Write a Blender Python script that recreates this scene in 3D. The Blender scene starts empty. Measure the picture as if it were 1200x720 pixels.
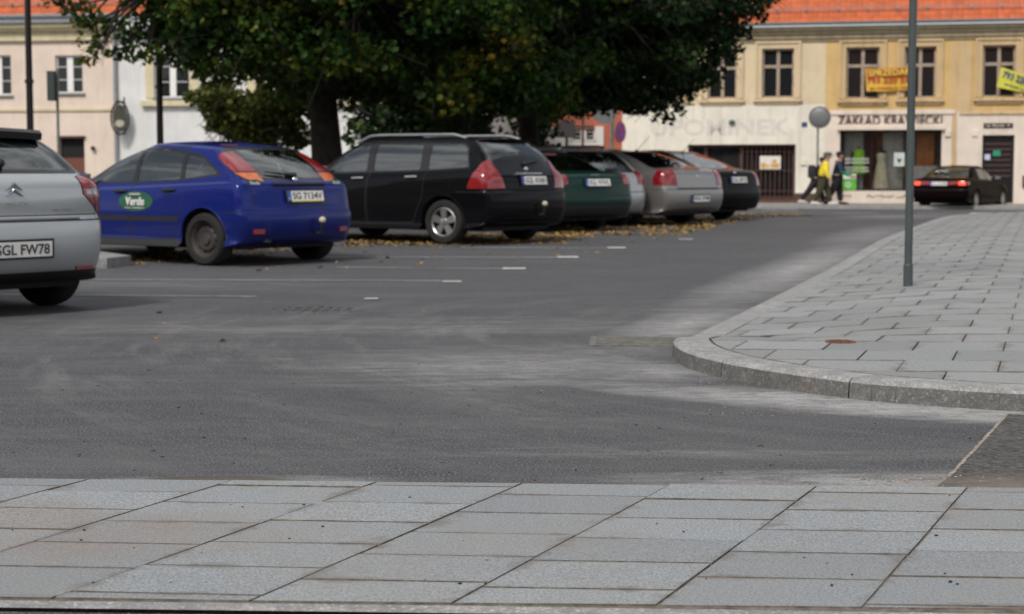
import bpy, bmesh, math, random
from mathutils import Vector, Matrix
R = math.radians
sc = bpy.context.scene
COL = sc.collection

# ---------------------------------------------------------------- camera, world, sun, exposure
FPX = 2000.0                      # focal length in pixels of a 1200 px wide picture
PITCH = math.atan(160 / FPX)
cam_d = bpy.data.cameras.new('camera'); cam = bpy.data.objects.new('camera', cam_d); COL.objects.link(cam)
cam.location = (0, 0, 1.1); cam.rotation_euler = (math.pi / 2 - PITCH, 0, 0)
cam_d.sensor_width = 36; cam_d.lens = 36 * FPX / 1200; cam_d.clip_start = .05; cam_d.clip_end = 2000
cam_d.dof.use_dof = True; cam_d.dof.focus_distance = 5.8; cam_d.dof.aperture_fstop = 4.6; cam_d.dof.aperture_blades = 7
sc.camera = cam
SUN_EL, SUN_AZ = R(47), R(205)    # azimuth: compass style, clockwise from +Y
w = bpy.data.worlds.new('World'); sc.world = w; w.use_nodes = True
nt = w.node_tree; nt.nodes.clear()
sky = nt.nodes.new('ShaderNodeTexSky'); sky.sky_type = 'NISHITA'; sky.sun_disc = False
sky.sun_elevation = SUN_EL; sky.sun_rotation = SUN_AZ; sky.air_density = 1.0; sky.dust_density = 1.0; sky.ozone_density = 1.0
hs = nt.nodes.new('ShaderNodeHueSaturation'); hs.inputs['Saturation'].default_value = .45
bg = nt.nodes.new('ShaderNodeBackground'); bg.inputs['Strength'].default_value = .10
out = nt.nodes.new('ShaderNodeOutputWorld')
ctc = nt.nodes.new('ShaderNodeTexCoord'); cmp_ = nt.nodes.new('ShaderNodeMapping'); cmp_.inputs['Scale'].default_value = (1, 1, 2.6); cn = nt.nodes.new('ShaderNodeTexNoise'); cn.inputs['Scale'].default_value = 2.2; cn.inputs['Detail'].default_value = 7; cn.inputs['Roughness'].default_value = .62; cn.inputs['Distortion'].default_value = .4
cr = nt.nodes.new('ShaderNodeValToRGB'); cr.color_ramp.elements[0].position = .43; cr.color_ramp.elements[1].position = .6
cx_ = nt.nodes.new('ShaderNodeMix'); cx_.data_type = 'RGBA'; cx_.inputs[7].default_value = (9, 9, 9.1, 1)
nt.links.new(ctc.outputs['Generated'], cmp_.inputs[0]); nt.links.new(cmp_.outputs[0], cn.inputs['Vector']); nt.links.new(cn.outputs[0], cr.inputs[0]); nt.links.new(cr.outputs[0], cx_.inputs[0])
nt.links.new(sky.outputs[0], hs.inputs['Color']); nt.links.new(hs.outputs[0], cx_.inputs[6]); nt.links.new(cx_.outputs[2], bg.inputs['Color']); nt.links.new(bg.outputs[0], out.inputs[0])
sun_d = bpy.data.lights.new('sun', 'SUN'); sun_d.energy = 2.4; sun_d.angle = R(12); sun_d.color = (1, .94, .86)
sun = bpy.data.objects.new('sun', sun_d); COL.objects.link(sun)
sv = Vector((math.sin(SUN_AZ) * math.cos(SUN_EL), math.cos(SUN_AZ) * math.cos(SUN_EL), math.sin(SUN_EL)))
sun.rotation_euler = sv.to_track_quat('Z', 'Y').to_euler()
sc.view_settings.view_transform = 'Standard'; sc.view_settings.look = 'None'
sc.view_settings.exposure = 0.08; sc.view_settings.gamma = 1

# ---------------------------------------------------------------- helpers
def tag(o, label=None, cat=None, group=None, kind=None):
    if label: o['label'] = label
    if cat: o['category'] = cat
    if group: o['group'] = group
    if kind: o['kind'] = kind
    return o
def empty(name, loc=(0, 0, 0), rz=0):
    o = bpy.data.objects.new(name, None); COL.objects.link(o); o.location = loc; o.rotation_euler = (0, 0, rz); o.empty_display_size = .2
    return o
def ss(t, a, b):
    t = min(1, max(0, (t - a) / (b - a))); return t * t * (3 - 2 * t)
def Z(x, y): return .07 * ss(y, 18, 26) - .27 * ss(y, 36, 54)          # the lie of the square
def ray(px, py):
    v = (py - 360) / FPX
    return Vector(((px - 600) / FPX, math.cos(PITCH) - v * math.sin(PITCH), -math.sin(PITCH) - v * math.cos(PITCH)))
def G(px, py, dz=0.0):
    d = ray(px, py); z = dz
    for _ in range(30):
        t = (z - 1.1) / d.z; z = Z(d.x * t, d.y * t) + dz
    return Vector((d.x * t, d.y * t, z))
class MB:
    def __init__(s): s.v = []; s.f = []; s.m = []; s.M = Matrix.Identity(4)
    def add(s, vs, fs, mi=0):
        n = len(s.v); s.v += [s.M @ Vector(p) for p in vs]; s.f += [tuple(n + i for i in f) for f in fs]; s.m += [mi] * len(fs); return s
    def box(s, c, d, mi=0, rot=None, taper=1.0):
        c = Vector(c); d = Vector(d) / 2; vs = []
        for z in (-1, 1):
            k = taper if z > 0 else 1
            for x, y in ((-1, -1), (1, -1), (1, 1), (-1, 1)):
                p = Vector((x * d.x * k, y * d.y * k, z * d.z))
                if rot is not None: p = rot @ p
                vs.append(c + p)
        return s.add(vs, [(3, 2, 1, 0), (4, 5, 6, 7), (0, 1, 5, 4), (1, 2, 6, 5), (2, 3, 7, 6), (3, 0, 4, 7)], mi)
    def bb(s, x0, x1, y0, y1, z0, z1, mi=0): return s.box(((x0 + x1) / 2, (y0 + y1) / 2, (z0 + z1) / 2), (x1 - x0, y1 - y0, z1 - z0), mi)
    def tube(s, pts, rad, n=10, mi=0, cap=True):
        pts = [Vector(p) for p in pts]; k = len(pts); rs = rad if isinstance(rad, (list, tuple)) else [rad] * k
        vs = []; a = None
        for i, p in enumerate(pts):
            t = (pts[min(i + 1, k - 1)] - pts[max(i - 1, 0)]).normalized()
            if a is None: a = t.orthogonal().normalized()
            a = (a - t * a.dot(t)).normalized(); b = t.cross(a)
            for j in range(n):
                an = 2 * math.pi * j / n; vs.append(p + (a * math.cos(an) + b * math.sin(an)) * rs[i])
        fs = [(i * n + j, i * n + (j + 1) % n, (i + 1) * n + (j + 1) % n, (i + 1) * n + j) for i in range(k - 1) for j in range(n)]
        if cap: fs += [tuple(range(n))[::-1], tuple((k - 1) * n + j for j in range(n))]
        return s.add(vs, fs, mi)
    def lathe(s, prof, n=24, mi=0, axis='Z', c=(0, 0, 0), a0=0, a1=2 * math.pi):
        full = abs(a1 - a0 - 2 * math.pi) < 1e-6; vs = []; m = n if full else n + 1; k = len(prof); c = Vector(c)
        for j in range(m):
            an = a0 + (a1 - a0) * j / n; ca, sa = math.cos(an), math.sin(an)
            for r, h in prof:
                p = Vector((r * ca, r * sa, h)) if axis == 'Z' else Vector((r * ca, h, r * sa)) if axis == 'Y' else Vector((h, r * ca, r * sa))
                vs.append(c + p)
        fs = [(j * k + i, ((j + 1) % m) * k + i, ((j + 1) % m) * k + i + 1, j * k + i + 1) for j in range(n) for i in range(k - 1)]
        return s.add(vs, fs, mi)
    def ball(s, c, r, n=12, mi=0):
        r = Vector(r) if not isinstance(r, (int, float)) else Vector((r, r, r)); c = Vector(c); k = n // 2 + 1; vs = []
        for i in range(k):
            th = math.pi * i / (k - 1)
            for j in range(n):
                ph = 2 * math.pi * j / n
                vs.append(c + Vector((r.x * math.sin(th) * math.cos(ph), r.y * math.sin(th) * math.sin(ph), r.z * math.cos(th))))
        return s.add(vs, [(i * n + j, (i + 1) * n + j, (i + 1) * n + (j + 1) % n, i * n + (j + 1) % n) for i in range(k - 1) for j in range(n)], mi)
    def prism(s, pts2, h0, h1, plane='XZ', mi=0):
        k = len(pts2)
        def P(a, b, h): return (a, h, b) if plane == 'XZ' else (a, b, h) if plane == 'XY' else (h, a, b)
        vs = [P(a, b, h0) for a, b in pts2] + [P(a, b, h1) for a, b in pts2]
        fs = [tuple(range(k)), tuple(range(k, 2 * k))[::-1]] + [(i, i + k, (i + 1) % k + k, (i + 1) % k) for i in range(k)]
        return s.add(vs, fs, mi)
    def build(s, name, mats, parent=None, smooth=False, label=None, fix=True, bevel=0):
        me = bpy.data.meshes.new(name); me.from_pydata([tuple(v) for v in s.v], [], s.f)
        if not isinstance(mats, (list, tuple)): mats = [mats]
        for m in mats: me.materials.append(m)
        me.polygons.foreach_set('material_index', s.m)
        if fix or bevel:
            bm = bmesh.new(); bm.from_mesh(me)
            bmesh.ops.remove_doubles(bm, verts=bm.verts, dist=1e-5)
            if fix: bmesh.ops.recalc_face_normals(bm, faces=bm.faces)
            if bevel:
                es = [e for e in bm.edges if len(e.link_faces) == 2 and e.calc_face_angle(0) > .6]
                bmesh.ops.bevel(bm, geom=es, offset=bevel, segments=2, profile=.6, affect='EDGES')
            bm.to_mesh(me); bm.free()
        if smooth:
            me.polygons.foreach_set('use_smooth', [True] * len(me.polygons)); me.set_sharp_from_angle(angle=R(38))
        o = bpy.data.objects.new(name, me); COL.objects.link(o)
        if parent: o.parent = parent
        if label: o['label'] = label
        return o

# ---------------------------------------------------------------- materials
class N:                                     # tiny node-graph helper
    def __init__(s, name):
        s.m = bpy.data.materials.new(name); s.m.use_nodes = True; s.t = s.m.node_tree; s.b = s.t.nodes['Principled BSDF']
        s.geo = s.t.nodes.new('ShaderNodeNewGeometry'); s.tc = s.t.nodes.new('ShaderNodeTexCoord'); s.obj = s.tc.outputs['Object']; s.pos = s.geo.outputs['Position']
    def new(s, k): return s.t.nodes.new(k)
    def L(s, a, b): s.t.links.new(a, b)
    def setv(s, sock, v):
        if hasattr(v, 'is_linked') or isinstance(v, bpy.types.NodeSocket): s.L(v, sock)
        else: sock.default_value = (*v, 1) if isinstance(v, (tuple, list)) and len(v) == 3 and sock.type == 'RGBA' else v
    def noise(s, scale=5, detail=4, rough=.55, src=None, sc3=None, out=0, dist=0):
        src = src or s.obj
        if sc3:
            mp = s.new('ShaderNodeMapping'); mp.inputs['Scale'].default_value = sc3; s.L(src, mp.inputs[0]); src = mp.outputs[0]
        n = s.new('ShaderNodeTexNoise'); n.inputs['Scale'].default_value = scale; n.inputs['Detail'].default_value = detail; n.inputs['Roughness'].default_value = rough; n.inputs['Distortion'].default_value = dist
        s.L(src, n.inputs['Vector']); return n.outputs[out]
    def ramp(s, f, stops, interp='LINEAR'):
        r = s.new('ShaderNodeValToRGB'); r.color_ramp.interpolation = interp; e = r.color_ramp.elements
        while len(e) < len(stops): e.new(.5)
        for i, (p, c) in enumerate(stops): e[i].position = p; e[i].color = (*c, 1) if isinstance(c, tuple) else (c, c, c, 1)
        s.L(f, r.inputs[0]); return r.outputs[0]
    def math(s, op, a, b=0.0, clamp=False):
        n = s.new('ShaderNodeMath'); n.operation = op; n.use_clamp = clamp; s.setv(n.inputs[0], a); s.setv(n.inputs[1], b); return n.outputs[0]
    def mix(s, f, a, b, mode='MIX'):
        n = s.new('ShaderNodeMix'); n.data_type = 'RGBA'; n.blend_type = mode; s.setv(n.inputs[0], f); s.setv(n.inputs[6], a); s.setv(n.inputs[7], b); return n.outputs[2]
    def bump(s, h, st=.3, d=.01):
        n = s.new('ShaderNodeBump'); n.inputs['Strength'].default_value = st; n.inputs['Distance'].default_value = d; s.L(h, n.inputs['Height']); s.L(n.outputs[0], s.b.inputs['Normal']); return n
    def xyz(s, src=None):
        n = s.new('ShaderNodeSeparateXYZ'); s.L(src or s.pos, n.inputs[0]); return n.outputs
    def ell(s, cx, cy, rx, ry, ang=0.0):     # 1 in the centre of an ellipse on the ground, 0 from its edge outwards
        mp = s.new('ShaderNodeMapping'); mp.vector_type = 'TEXTURE'
        mp.inputs['Location'].default_value = (cx, cy, 0); mp.inputs['Rotation'].default_value = (0, 0, ang); mp.inputs['Scale'].default_value = (rx, ry, 50)
        s.L(s.pos, mp.inputs[0]); n = s.new('ShaderNodeVectorMath'); n.operation = 'LENGTH'; s.L(mp.outputs[0], n.inputs[0])
        return s.math('SUBTRACT', 1.0, n.outputs['Value'], True)
    def col(s, c): s.setv(s.b.inputs['Base Color'], c); return s
    def rgh(s, c): s.setv(s.b.inputs['Roughness'], c); return s
def plain(name, c, rough=.6, metal=0, var=.15, scale=8, bump=0, spec=.5, coat=0):
    n = N(name); f = n.noise(scale, 5)
    d = tuple(max(0, x * (1 - var)) for x in c); l = tuple(x * (1 + var) for x in c)
    n.col(n.ramp(f, [(.3, d), (.7, l)])); n.b.inputs['Roughness'].default_value = rough; n.b.inputs['Metallic'].default_value = metal
    n.b.inputs['Specular IOR Level'].default_value = spec; n.b.inputs['Coat Weight'].default_value = coat; n.b.inputs['Coat Roughness'].default_value = .06
    if bump: n.bump(n.noise(scale * 6, 3), bump, .004)
    return n.m
def car_paint(name, c, metal=0.0, rough=.38, dirt=(.12, .11, .10), coat=.6, spec=.5):
    n = N(name); z = n.xyz(n.obj)[2]; f = n.noise(3.5, 6)
    low = n.math('MULTIPLY', n.math('SUBTRACT', .75, z, True), 1.0)
    dm = n.math('MULTIPLY', n.math('ADD', n.math('MULTIPLY', low, .38), .015), n.ramp(f, [(.3, .3), (.7, 1.0)]), True)
    n.col(n.mix(dm, c, dirt)); n.b.inputs['Metallic'].default_value = metal; n.rgh(n.math('ADD', rough, n.math('MULTIPLY', dm, .5)))
    n.b.inputs['Specular IOR Level'].default_value = spec; n.b.inputs['Coat Weight'].default_value = coat; n.setv(n.b.inputs['Coat Roughness'], n.math('ADD', .03, n.math('MULTIPLY', dm, .2)))
    return n.m
def glass(name, tint=(.66, .78, .72), base=(.02, .025, .025), opaq=.04, rough=.02, ior=2.3):
    m = bpy.data.materials.new(name); m.use_nodes = True; t = m.node_tree; t.nodes.clear()
    tr = t.nodes.new('ShaderNodeBsdfTransparent'); tr.inputs[0].default_value = (*tint, 1)
    df = t.nodes.new('ShaderNodeBsdfDiffuse'); df.inputs[0].default_value = (*base, 1)
    m1 = t.nodes.new('ShaderNodeMixShader'); m1.inputs[0].default_value = opaq; t.links.new(tr.outputs[0], m1.inputs[1]); t.links.new(df.outputs[0], m1.inputs[2])
    gl = t.nodes.new('ShaderNodeBsdfGlossy'); gl.inputs['Roughness'].default_value = rough; gl.inputs[0].default_value = (.95, 1, 1, 1)
    fr = t.nodes.new('ShaderNodeFresnel'); fr.inputs[0].default_value = ior
    tcn = t.nodes.new('ShaderNodeTexCoord'); ns = t.nodes.new('ShaderNodeTexNoise'); ns.inputs['Scale'].default_value = 1.2; t.links.new(tcn.outputs['Object'], ns.inputs['Vector'])
    bp = t.nodes.new('ShaderNodeBump'); bp.inputs['Strength'].default_value = .08; bp.inputs['Distance'].default_value = .05; t.links.new(ns.outputs[0], bp.inputs['Height']); t.links.new(bp.outputs[0], gl.inputs['Normal'])
    m2 = t.nodes.new('ShaderNodeMixShader'); t.links.new(fr.outputs[0], m2.inputs[0]); t.links.new(m1.outputs[0], m2.inputs[1]); t.links.new(gl.outputs[0], m2.inputs[2])
    o = t.nodes.new('ShaderNodeOutputMaterial'); t.links.new(m2.outputs[0], o.inputs[0]); return m
def lens(name, c, emit=0):
    n = N(name); wv = n.new('ShaderNodeTexVoronoi'); wv.inputs['Scale'].default_value = 60; n.L(n.obj, wv.inputs['Vector'])
    n.col(n.mix(n.math('MULTIPLY', wv.outputs['Distance'], 1.0, True), c, tuple(x * .5 for x in c))); n.b.inputs['Roughness'].default_value = .15
    n.b.inputs['Coat Weight'].default_value = 1; n.b.inputs['Coat Roughness'].default_value = .03
    if emit: n.b.inputs['Emission Color'].default_value = (*emit[0], 1); n.b.inputs['Emission Strength'].default_value = emit[1]
    return n.m
def plaster(name, c, dirt=(.25, .21, .17), amt=.35, streak=True):
    n = N(name); a = n.noise(.9, 8, .65); b = n.noise(3, 6, .6, sc3=(1.6, 1.6, .18)); fine = n.noise(40, 3)
    base = n.mix(n.ramp(a, [(.35, 0.0), (.65, 1.0)]), tuple(x * .9 for x in c), tuple(min(.9, x * 1.06) for x in c))
    k = n.math('MULTIPLY', n.ramp(b, [(.5, 0.0), (.8, 1.0)]), amt)
    n.col(n.mix(k, base, dirt)); n.b.inputs['Roughness'].default_value = .9; n.b.inputs['Specular IOR Level'].default_value = .2
    n.bump(fine, .25, .01); return n.m

# asphalt with dust lying in the places where the works have left it
def asphalt():
    n = N('asphalt'); p = n.pos
    fine = n.noise(95, 3, .7, p); mid = n.noise(9, 6, .6, p); st = n.noise(1.1, 10, .72, p, (.6, 1.9, 1), dist=.9); big = n.noise(.22, 4, .5, p)
    c = n.ramp(fine, [(.35, (.014, .0145, .018)), (.49, (.047, .049, .056)), (.61, (.13, .132, .141)), (.70, (.38, .38, .38))])
    c = n.mix(n.ramp(st, [(.44, .0), (.66, .5)]), c, (.125, .126, .131))
    c = n.mix(n.ramp(big, [(.35, .0), (.7, .3)]), c, (.11, .105, .105))
    c = n.mix(n.ramp(mid, [(.5, .0), (.75, .3)]), c, (.16, .158, .156))
    vs_ = n.new('ShaderNodeVectorMath'); vs_.operation = 'DISTANCE'; n.L(p, vs_.inputs[0]); vs_.inputs[1].default_value = (4.6, 11.5, 0); cb_ = n.new('ShaderNodeCombineXYZ'); n.L(vs_.outputs['Value'], cb_.inputs[0]); s3_ = n.xyz(p); n.L(n.math('MULTIPLY', s3_[1], .16), cb_.inputs[1])
    arc = n.noise(3.4, 6, .7, cb_.outputs[0]); ak = n.math('MULTIPLY', n.ramp(arc, [(.5, 0.0), (.68, .5)]), n.math('MULTIPLY', n.ell(-.5, 10.5, 6.5, 5.5), 1.6, True)); c = n.mix(n.math('MULTIPLY', ak, n.ramp(mid, [(.35, .3), (.6, 1.0)])), c, (.22, .218, .213))
    c = n.mix(n.math('MULTIPLY', n.ramp(arc, [(.3, .5), (.42, 0.0)]), n.ramp(big, [(.4, 0.0), (.6, 1.0)])), c, (.04, .04, .043))
    chips = n.new('ShaderNodeTexVoronoi'); chips.inputs['Scale'].default_value = 70; n.L(p, chips.inputs['Vector'])
    c = n.mix(n.ramp(chips.outputs['Distance'], [(.08, .8), (.15, .0)]), c, (.34, .335, .325))
    g = [(.1, 9.6, 2.0, 1.5, 0, .85), (.85, 9.3, .6, .7, 0, 1.1), (1.75, 7.95, 2.0, .45, R(-30), 2.2), (1.25, 12.2, 2.4, .55, R(72), 1.25), (3.2, 19, 8.5, .7, R(72.5), 1.3), (5.8, 27.5, 8, 1.0, R(72.5), .8),
         (1.5, 5.95, 1.5, .35, R(-3), 1.3), (-.95, 5.95, .8, .22, 0, 1.3), (-3.6, 16.5, 4, 1.2, 0, .4), (-1, 12, 5, 1.4, R(8), .45), (0.8, 6.6, 3.4, .3, 0, .35), (9, 40, 6, 2, R(70), .7)]
    tot = None
    for cx, cy, rx, ry, an, k in g:
        e = n.math('MULTIPLY', n.ell(cx, cy, rx, ry, an), k); tot = e if tot is None else n.math('MAXIMUM', tot, e)
    dn = n.math('ADD', n.math('MULTIPLY', n.noise(1.4, 9, .7, p, (.6, 2.6, 1), dist=1.2), .65), n.math('MULTIPLY', n.noise(5.5, 8, .72, p, (.5, 2.2, 1), dist=.6), .35))
    mk = n.math('MULTIPLY', n.math('SUBTRACT', n.math('ADD', n.math('MULTIPLY', tot, .75), n.math('MULTIPLY', dn, 1.8)), 1.02), 1.15, True)
    mk = n.math('MULTIPLY', mk, n.ramp(fine, [(.3, .55), (.6, 1.0)]))
    mk = n.math('MULTIPLY', mk, n.math('MULTIPLY', tot, 3.0, True)); mk = n.math('MULTIPLY', mk, n.ramp(n.noise(7, 9, .8, p, (.8, 2.0, 1), dist=.7), [(.38, .3), (.56, 1.15)]), True)
    c = n.mix(n.math('MULTIPLY', mk, .82), c, (.44, .438, .43))
    ms = n.math('MULTIPLY', n.math('SUBTRACT', n.math('ADD', n.ell(-1.05, 6.02, .38, .13), n.math('MULTIPLY', dn, .4)), .42), 4.0, True)
    c = n.mix(n.math('MULTIPLY', ms, .8), c, (.07, .058, .042))
    sd = n.math('MULTIPLY', n.math('SUBTRACT', n.math('ADD', n.ell(1.75, 5.95, .5, .4), n.math('MULTIPLY', dn, .5)), .55), 3.0, True)
    c = n.mix(n.math('MULTIPLY', sd, .6), c, (.25, .205, .165))
    n.col(c); n.rgh(n.ramp(mid, [(.3, .72), (.7, .9)])); n.b.inputs['Specular IOR Level'].default_value = .35
    n.bump(fine, .7, .006); return n.m
def granite(name, base=(.335, .358, .375), warm=(.27, .25, .225), stain=.75, edge=True):
    n = N(name); p = n.pos
    sp = n.noise(130, 4, .85, p); vor = n.new('ShaderNodeTexVoronoi'); vor.inputs['Scale'].default_value = 130; n.L(p, vor.inputs['Vector'])
    rnd = n.geo.outputs['Random Per Island']
    c = n.mix(n.ramp(rnd, [(0, 0.0), (1, 1.0)]), tuple(x * .80 for x in base), tuple(x * 1.14 for x in base))
    c = n.mix(n.math('MULTIPLY', n.math('MULTIPLY', n.ell(-1.28, 4.82, .75, .42, .1), 2.0, True), n.ramp(n.noise(2.2, 7, .7, p), [(.35, 0.0), (.65, .75)])), c, (.30, .215, .165))
    c = n.mix(n.math('MULTIPLY', n.math('MULTIPLY', n.ell(-1.52, 5.15, .3, .28, 0), 3.0, True), .7), c, (.33, .30, .265))
    c = n.mix(n.ramp(sp, [(.42, .85), (.54, 0.0)]), c, tuple(x * .36 for x in base))
    c = n.mix(n.ramp(vor.outputs['Distance'], [(.12, .5), (.28, 0.0)]), c, tuple(min(.8, x * 1.6) for x in base))
    c = n.mix(n.ramp(n.noise(30, 4, .7, p), [(.4, .22), (.62, 0.0)]), c, tuple(x * .6 for x in base))
    a = n.noise(.8, 7, .65, p); c = n.mix(n.math('MULTIPLY', n.ramp(a, [(.45, 0.0), (.75, 1.0)]), stain), c, warm)
    rust = n.noise(1.7, 6, .7, p, dist=.6); c = n.mix(n.math('MULTIPLY', n.ramp(rust, [(.6, 0.0), (.78, 1.0)]), stain * .7), c, (.22, .16, .11))
    if not edge:
        c = n.mix(n.ramp(n.noise(11, 8, .75, p), [(.42, .75), (.62, 0.0)]), c, tuple(x * .42 for x in base)); c = n.mix(n.ramp(n.noise(3.2, 6, .7, p, dist=1), [(.5, 0.0), (.7, .5)]), c, tuple(x * .5 for x in base))
        c = n.mix(n.ramp(n.noise(60, 4, .8, p), [(.55, 0.0), (.68, .7)]), c, tuple(min(.8, x * 1.7) for x in base))
    if edge:
        uv = n.tc.outputs['UV']; s3 = n.xyz(uv)
        ex = n.math('MINIMUM', n.math('MINIMUM', s3[0], n.math('SUBTRACT', 1.0, s3[0])), n.math('MINIMUM', s3[1], n.math('SUBTRACT', 1.0, s3[1])))
        dn = n.noise(4.5, 6, .7, p); th = n.math('MULTIPLY', n.ramp(dn, [(.42, .0), (.7, 1.0)]), .2)
        em = n.math('MULTIPLY', n.math('SUBTRACT', th, ex), 11.0, True)
        c = n.mix(n.math('MULTIPLY', em, .55), c, (.13, .112, .095))
    n.col(c); n.b.inputs['Roughness'].default_value = .78; n.b.inputs['Specular IOR Level'].default_value = .3
    n.bump(n.noise(38, 5, .7, p) if not edge else sp, .35 if edge else .7, .003 if edge else .012); return n.m
M_asph = asphalt(); M_slab = granite('granite_slab'); M_slab2 = granite('granite_slab_corner', (.335, .348, .352), (.33, .32, .30), .45)
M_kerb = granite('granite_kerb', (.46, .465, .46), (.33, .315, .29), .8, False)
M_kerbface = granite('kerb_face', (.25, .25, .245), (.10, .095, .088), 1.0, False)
M_joint = plain('joint_sand', (.15, .13, .105), .95, var=.5, scale=30)
M_dark = plain('dark_void', (.012, .012, .012), .9)
M_black = plain('black_plastic', (.014, .014, .015), .6, var=.2)
M_trim = plain('black_gloss_trim', (.012, .012, .013), .22)
M_rub = plain('tyre_rubber', (.014, .0135, .013), .85, var=.3, scale=14, bump=.2)
M_chrome = plain('chrome', (.7, .7, .7), .18, 1, var=.05)
M_alloy = plain('alloy_silver', (.48, .48, .49), .32, .9, var=.1)
M_steel = plain('galvanised_steel', (.22, .24, .235), .5, .5, var=.2)
M_pole = plain('grey_green_pole_paint', (.065, .082, .083), .5, .1, var=.15, scale=4)
M_white = plain('white_plastic', (.75, .75, .73), .5, var=.06)
M_plate = plain('plate_white', (.78, .77, .74), .45, var=.06)
M_blue = plain('plate_blue', (.02, .09, .42), .45)
M_ink = plain('black_ink', (.015, .015, .017), .6)
M_seat = plain('seat_cloth', (.05, .052, .055), .9, var=.3)

# ---------------------------------------------------------------- text as real lettering
def text(s, parent, mat, name, M, width=None, height=None, ext=.004, shear=0, bold=0.0, align='CENTER', space=1.0):
    cu = bpy.data.curves.new('txt', 'FONT'); cu.body = s; cu.size = 1; cu.extrude = .02; cu.offset = bold; cu.shear = shear; cu.space_character = space; cu.resolution_u = 4
    t = bpy.data.objects.new('txt', cu); COL.objects.link(t); bpy.context.view_layer.update()
    dg = bpy.context.evaluated_depsgraph_get(); me = bpy.data.meshes.new_from_object(t.evaluated_get(dg))
    xs = [v.co.x for v in me.vertices]; ys = [v.co.y for v in me.vertices]; x0, x1, y0, y1 = min(xs), max(xs), min(ys), max(ys)
    sy = (height / (y1 - y0)) if height else None; sx = (width / (x1 - x0)) if width else sy
    sy = sy or sx
    for v in me.vertices:
        v.co = M @ Vector(((v.co.x - (x0 + x1) / 2) * sx, (v.co.y - (y0 + y1) / 2) * sy, v.co.z / .02 * ext))
    bpy.data.objects.remove(t); bpy.data.curves.remove(cu)
    me.materials.clear(); me.materials.append(mat)
    o = bpy.data.objects.new(name, me); COL.objects.link(o); o.parent = parent; return o
# ---------------------------------------------------------------- ground
def axis(segs):
    a = [segs[0][0]]
    for x0, x1, st in segs:
        k = max(1, round((x1 - x0) / st))
        a += [x0 + (x1 - x0) * (i + 1) / k for i in range(k)]
    return a
def sheet(name, xs, ys, zf, mat, **kw):
    mb = MB(); nx = len(xs); mb.add([(x, y, zf(x, y)) for y in ys for x in xs], [(j * nx + i, j * nx + i + 1, (j + 1) * nx + i + 1, (j + 1) * nx + i) for j in range(len(ys) - 1) for i in range(nx - 1)])
    return tag(mb.build(name, mat, smooth=True, fix=False), kind='structure', **kw)
sheet('road', axis([(-600, -60, 90), (-60, 60, 4), (60, 600, 90)]), axis([(-300, -10, 60), (-10, 16, 3), (16, 60, 1), (60, 100, 10), (100, 900, 100)]), Z, M_asph)

def clip(poly, clipper):                                  # Sutherland-Hodgman, clipper convex counter-clockwise
    out = poly
    for i in range(len(clipper)):
        a = clipper[i]; b = clipper[(i + 1) % len(clipper)]; inp = out; out = []
        if not inp: return []
        def side(p): return (b[0] - a[0]) * (p[1] - a[1]) - (b[1] - a[1]) * (p[0] - a[0])
        for k in range(len(inp)):
            p, q = inp[k], inp[(k + 1) % len(inp)]; sp, sq = side(p), side(q)
            if sp >= 0: out.append(p)
            if (sp >= 0) != (sq >= 0):
                t = sp / (sp - sq); out.append(tuple(p[j] + (q[j] - p[j]) * t for j in range(len(p))))
    return out
def slabs(name, mats, cells, clipper, zf, thick=.03, seed=1, rowk=1.0):
    """cells: list of (origin, e1, e2) parallelograms. Each slab is a separate island on a sand bed."""
    rr = random.Random(seed); me_v, me_f, me_m, uvs = [], [], [], []
    for o, e1, e2 in cells:
        g1 = .004 / max(.01, Vector(e1).length) ; g2 = .004 / Vector(e2).length
        g1 *= rr.uniform(.6, 1.6); g2 *= rr.uniform(.8, 1.9) * rowk
        q = [(g1, g2), (1 - g1, g2), (1 - g1, 1 - g2), (g1, 1 - g2)]
        poly = [(o[0] + e1[0] * u + e2[0] * v, o[1] + e1[1] * u + e2[1] * v, u, v) for u, v in q]
        poly = clip(poly, clipper)
        if len(poly) < 3: continue
        ar = abs(sum(poly[i][0] * poly[(i + 1) % len(poly)][1] - poly[(i + 1) % len(poly)][0] * poly[i][1] for i in range(len(poly)))) / 2
        if ar < .004: continue
        dz = rr.uniform(-.0015, .0015); tx = rr.uniform(-.003, .003); ty = rr.uniform(-.003, .003); n = len(poly); b = len(me_v)
        cx = sum(p[0] for p in poly) / n; cy = sum(p[1] for p in poly) / n
        def zz(p): return zf(p[0], p[1]) + dz + (p[0] - cx) * tx + (p[1] - cy) * ty
        me_v += [(p[0], p[1], zz(p)) for p in poly] + [(p[0], p[1], zz(p) - .02) for p in poly]
        me_m.append((len(me_f), n)); me_f.append(tuple(range(b, b + n))); uvs += [(p[2], p[3]) for p in poly]
        for i in range(n):
            j = (i + 1) % n; me_f.append((b + i, b + n + i, b + n + j, b + j)); uvs += [(.5, .5)] * 4
    me = bpy.data.meshes.new(name); me.from_pydata(me_v, [], me_f); me.materials.append(mats); me.materials.append(M_joint)
    tops = {i for i, _ in me_m}
    me.polygons.foreach_set('material_index', [0 if i in tops else 1 for i in range(len(me_f))])
    uvl = me.uv_layers.new(name='UVMap')
    for i, uv in enumerate(uvs): uvl.data[i].uv = uv
    o = bpy.data.objects.new(name, me); COL.objects.link(o); tag(o, kind='structure'); return o

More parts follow.
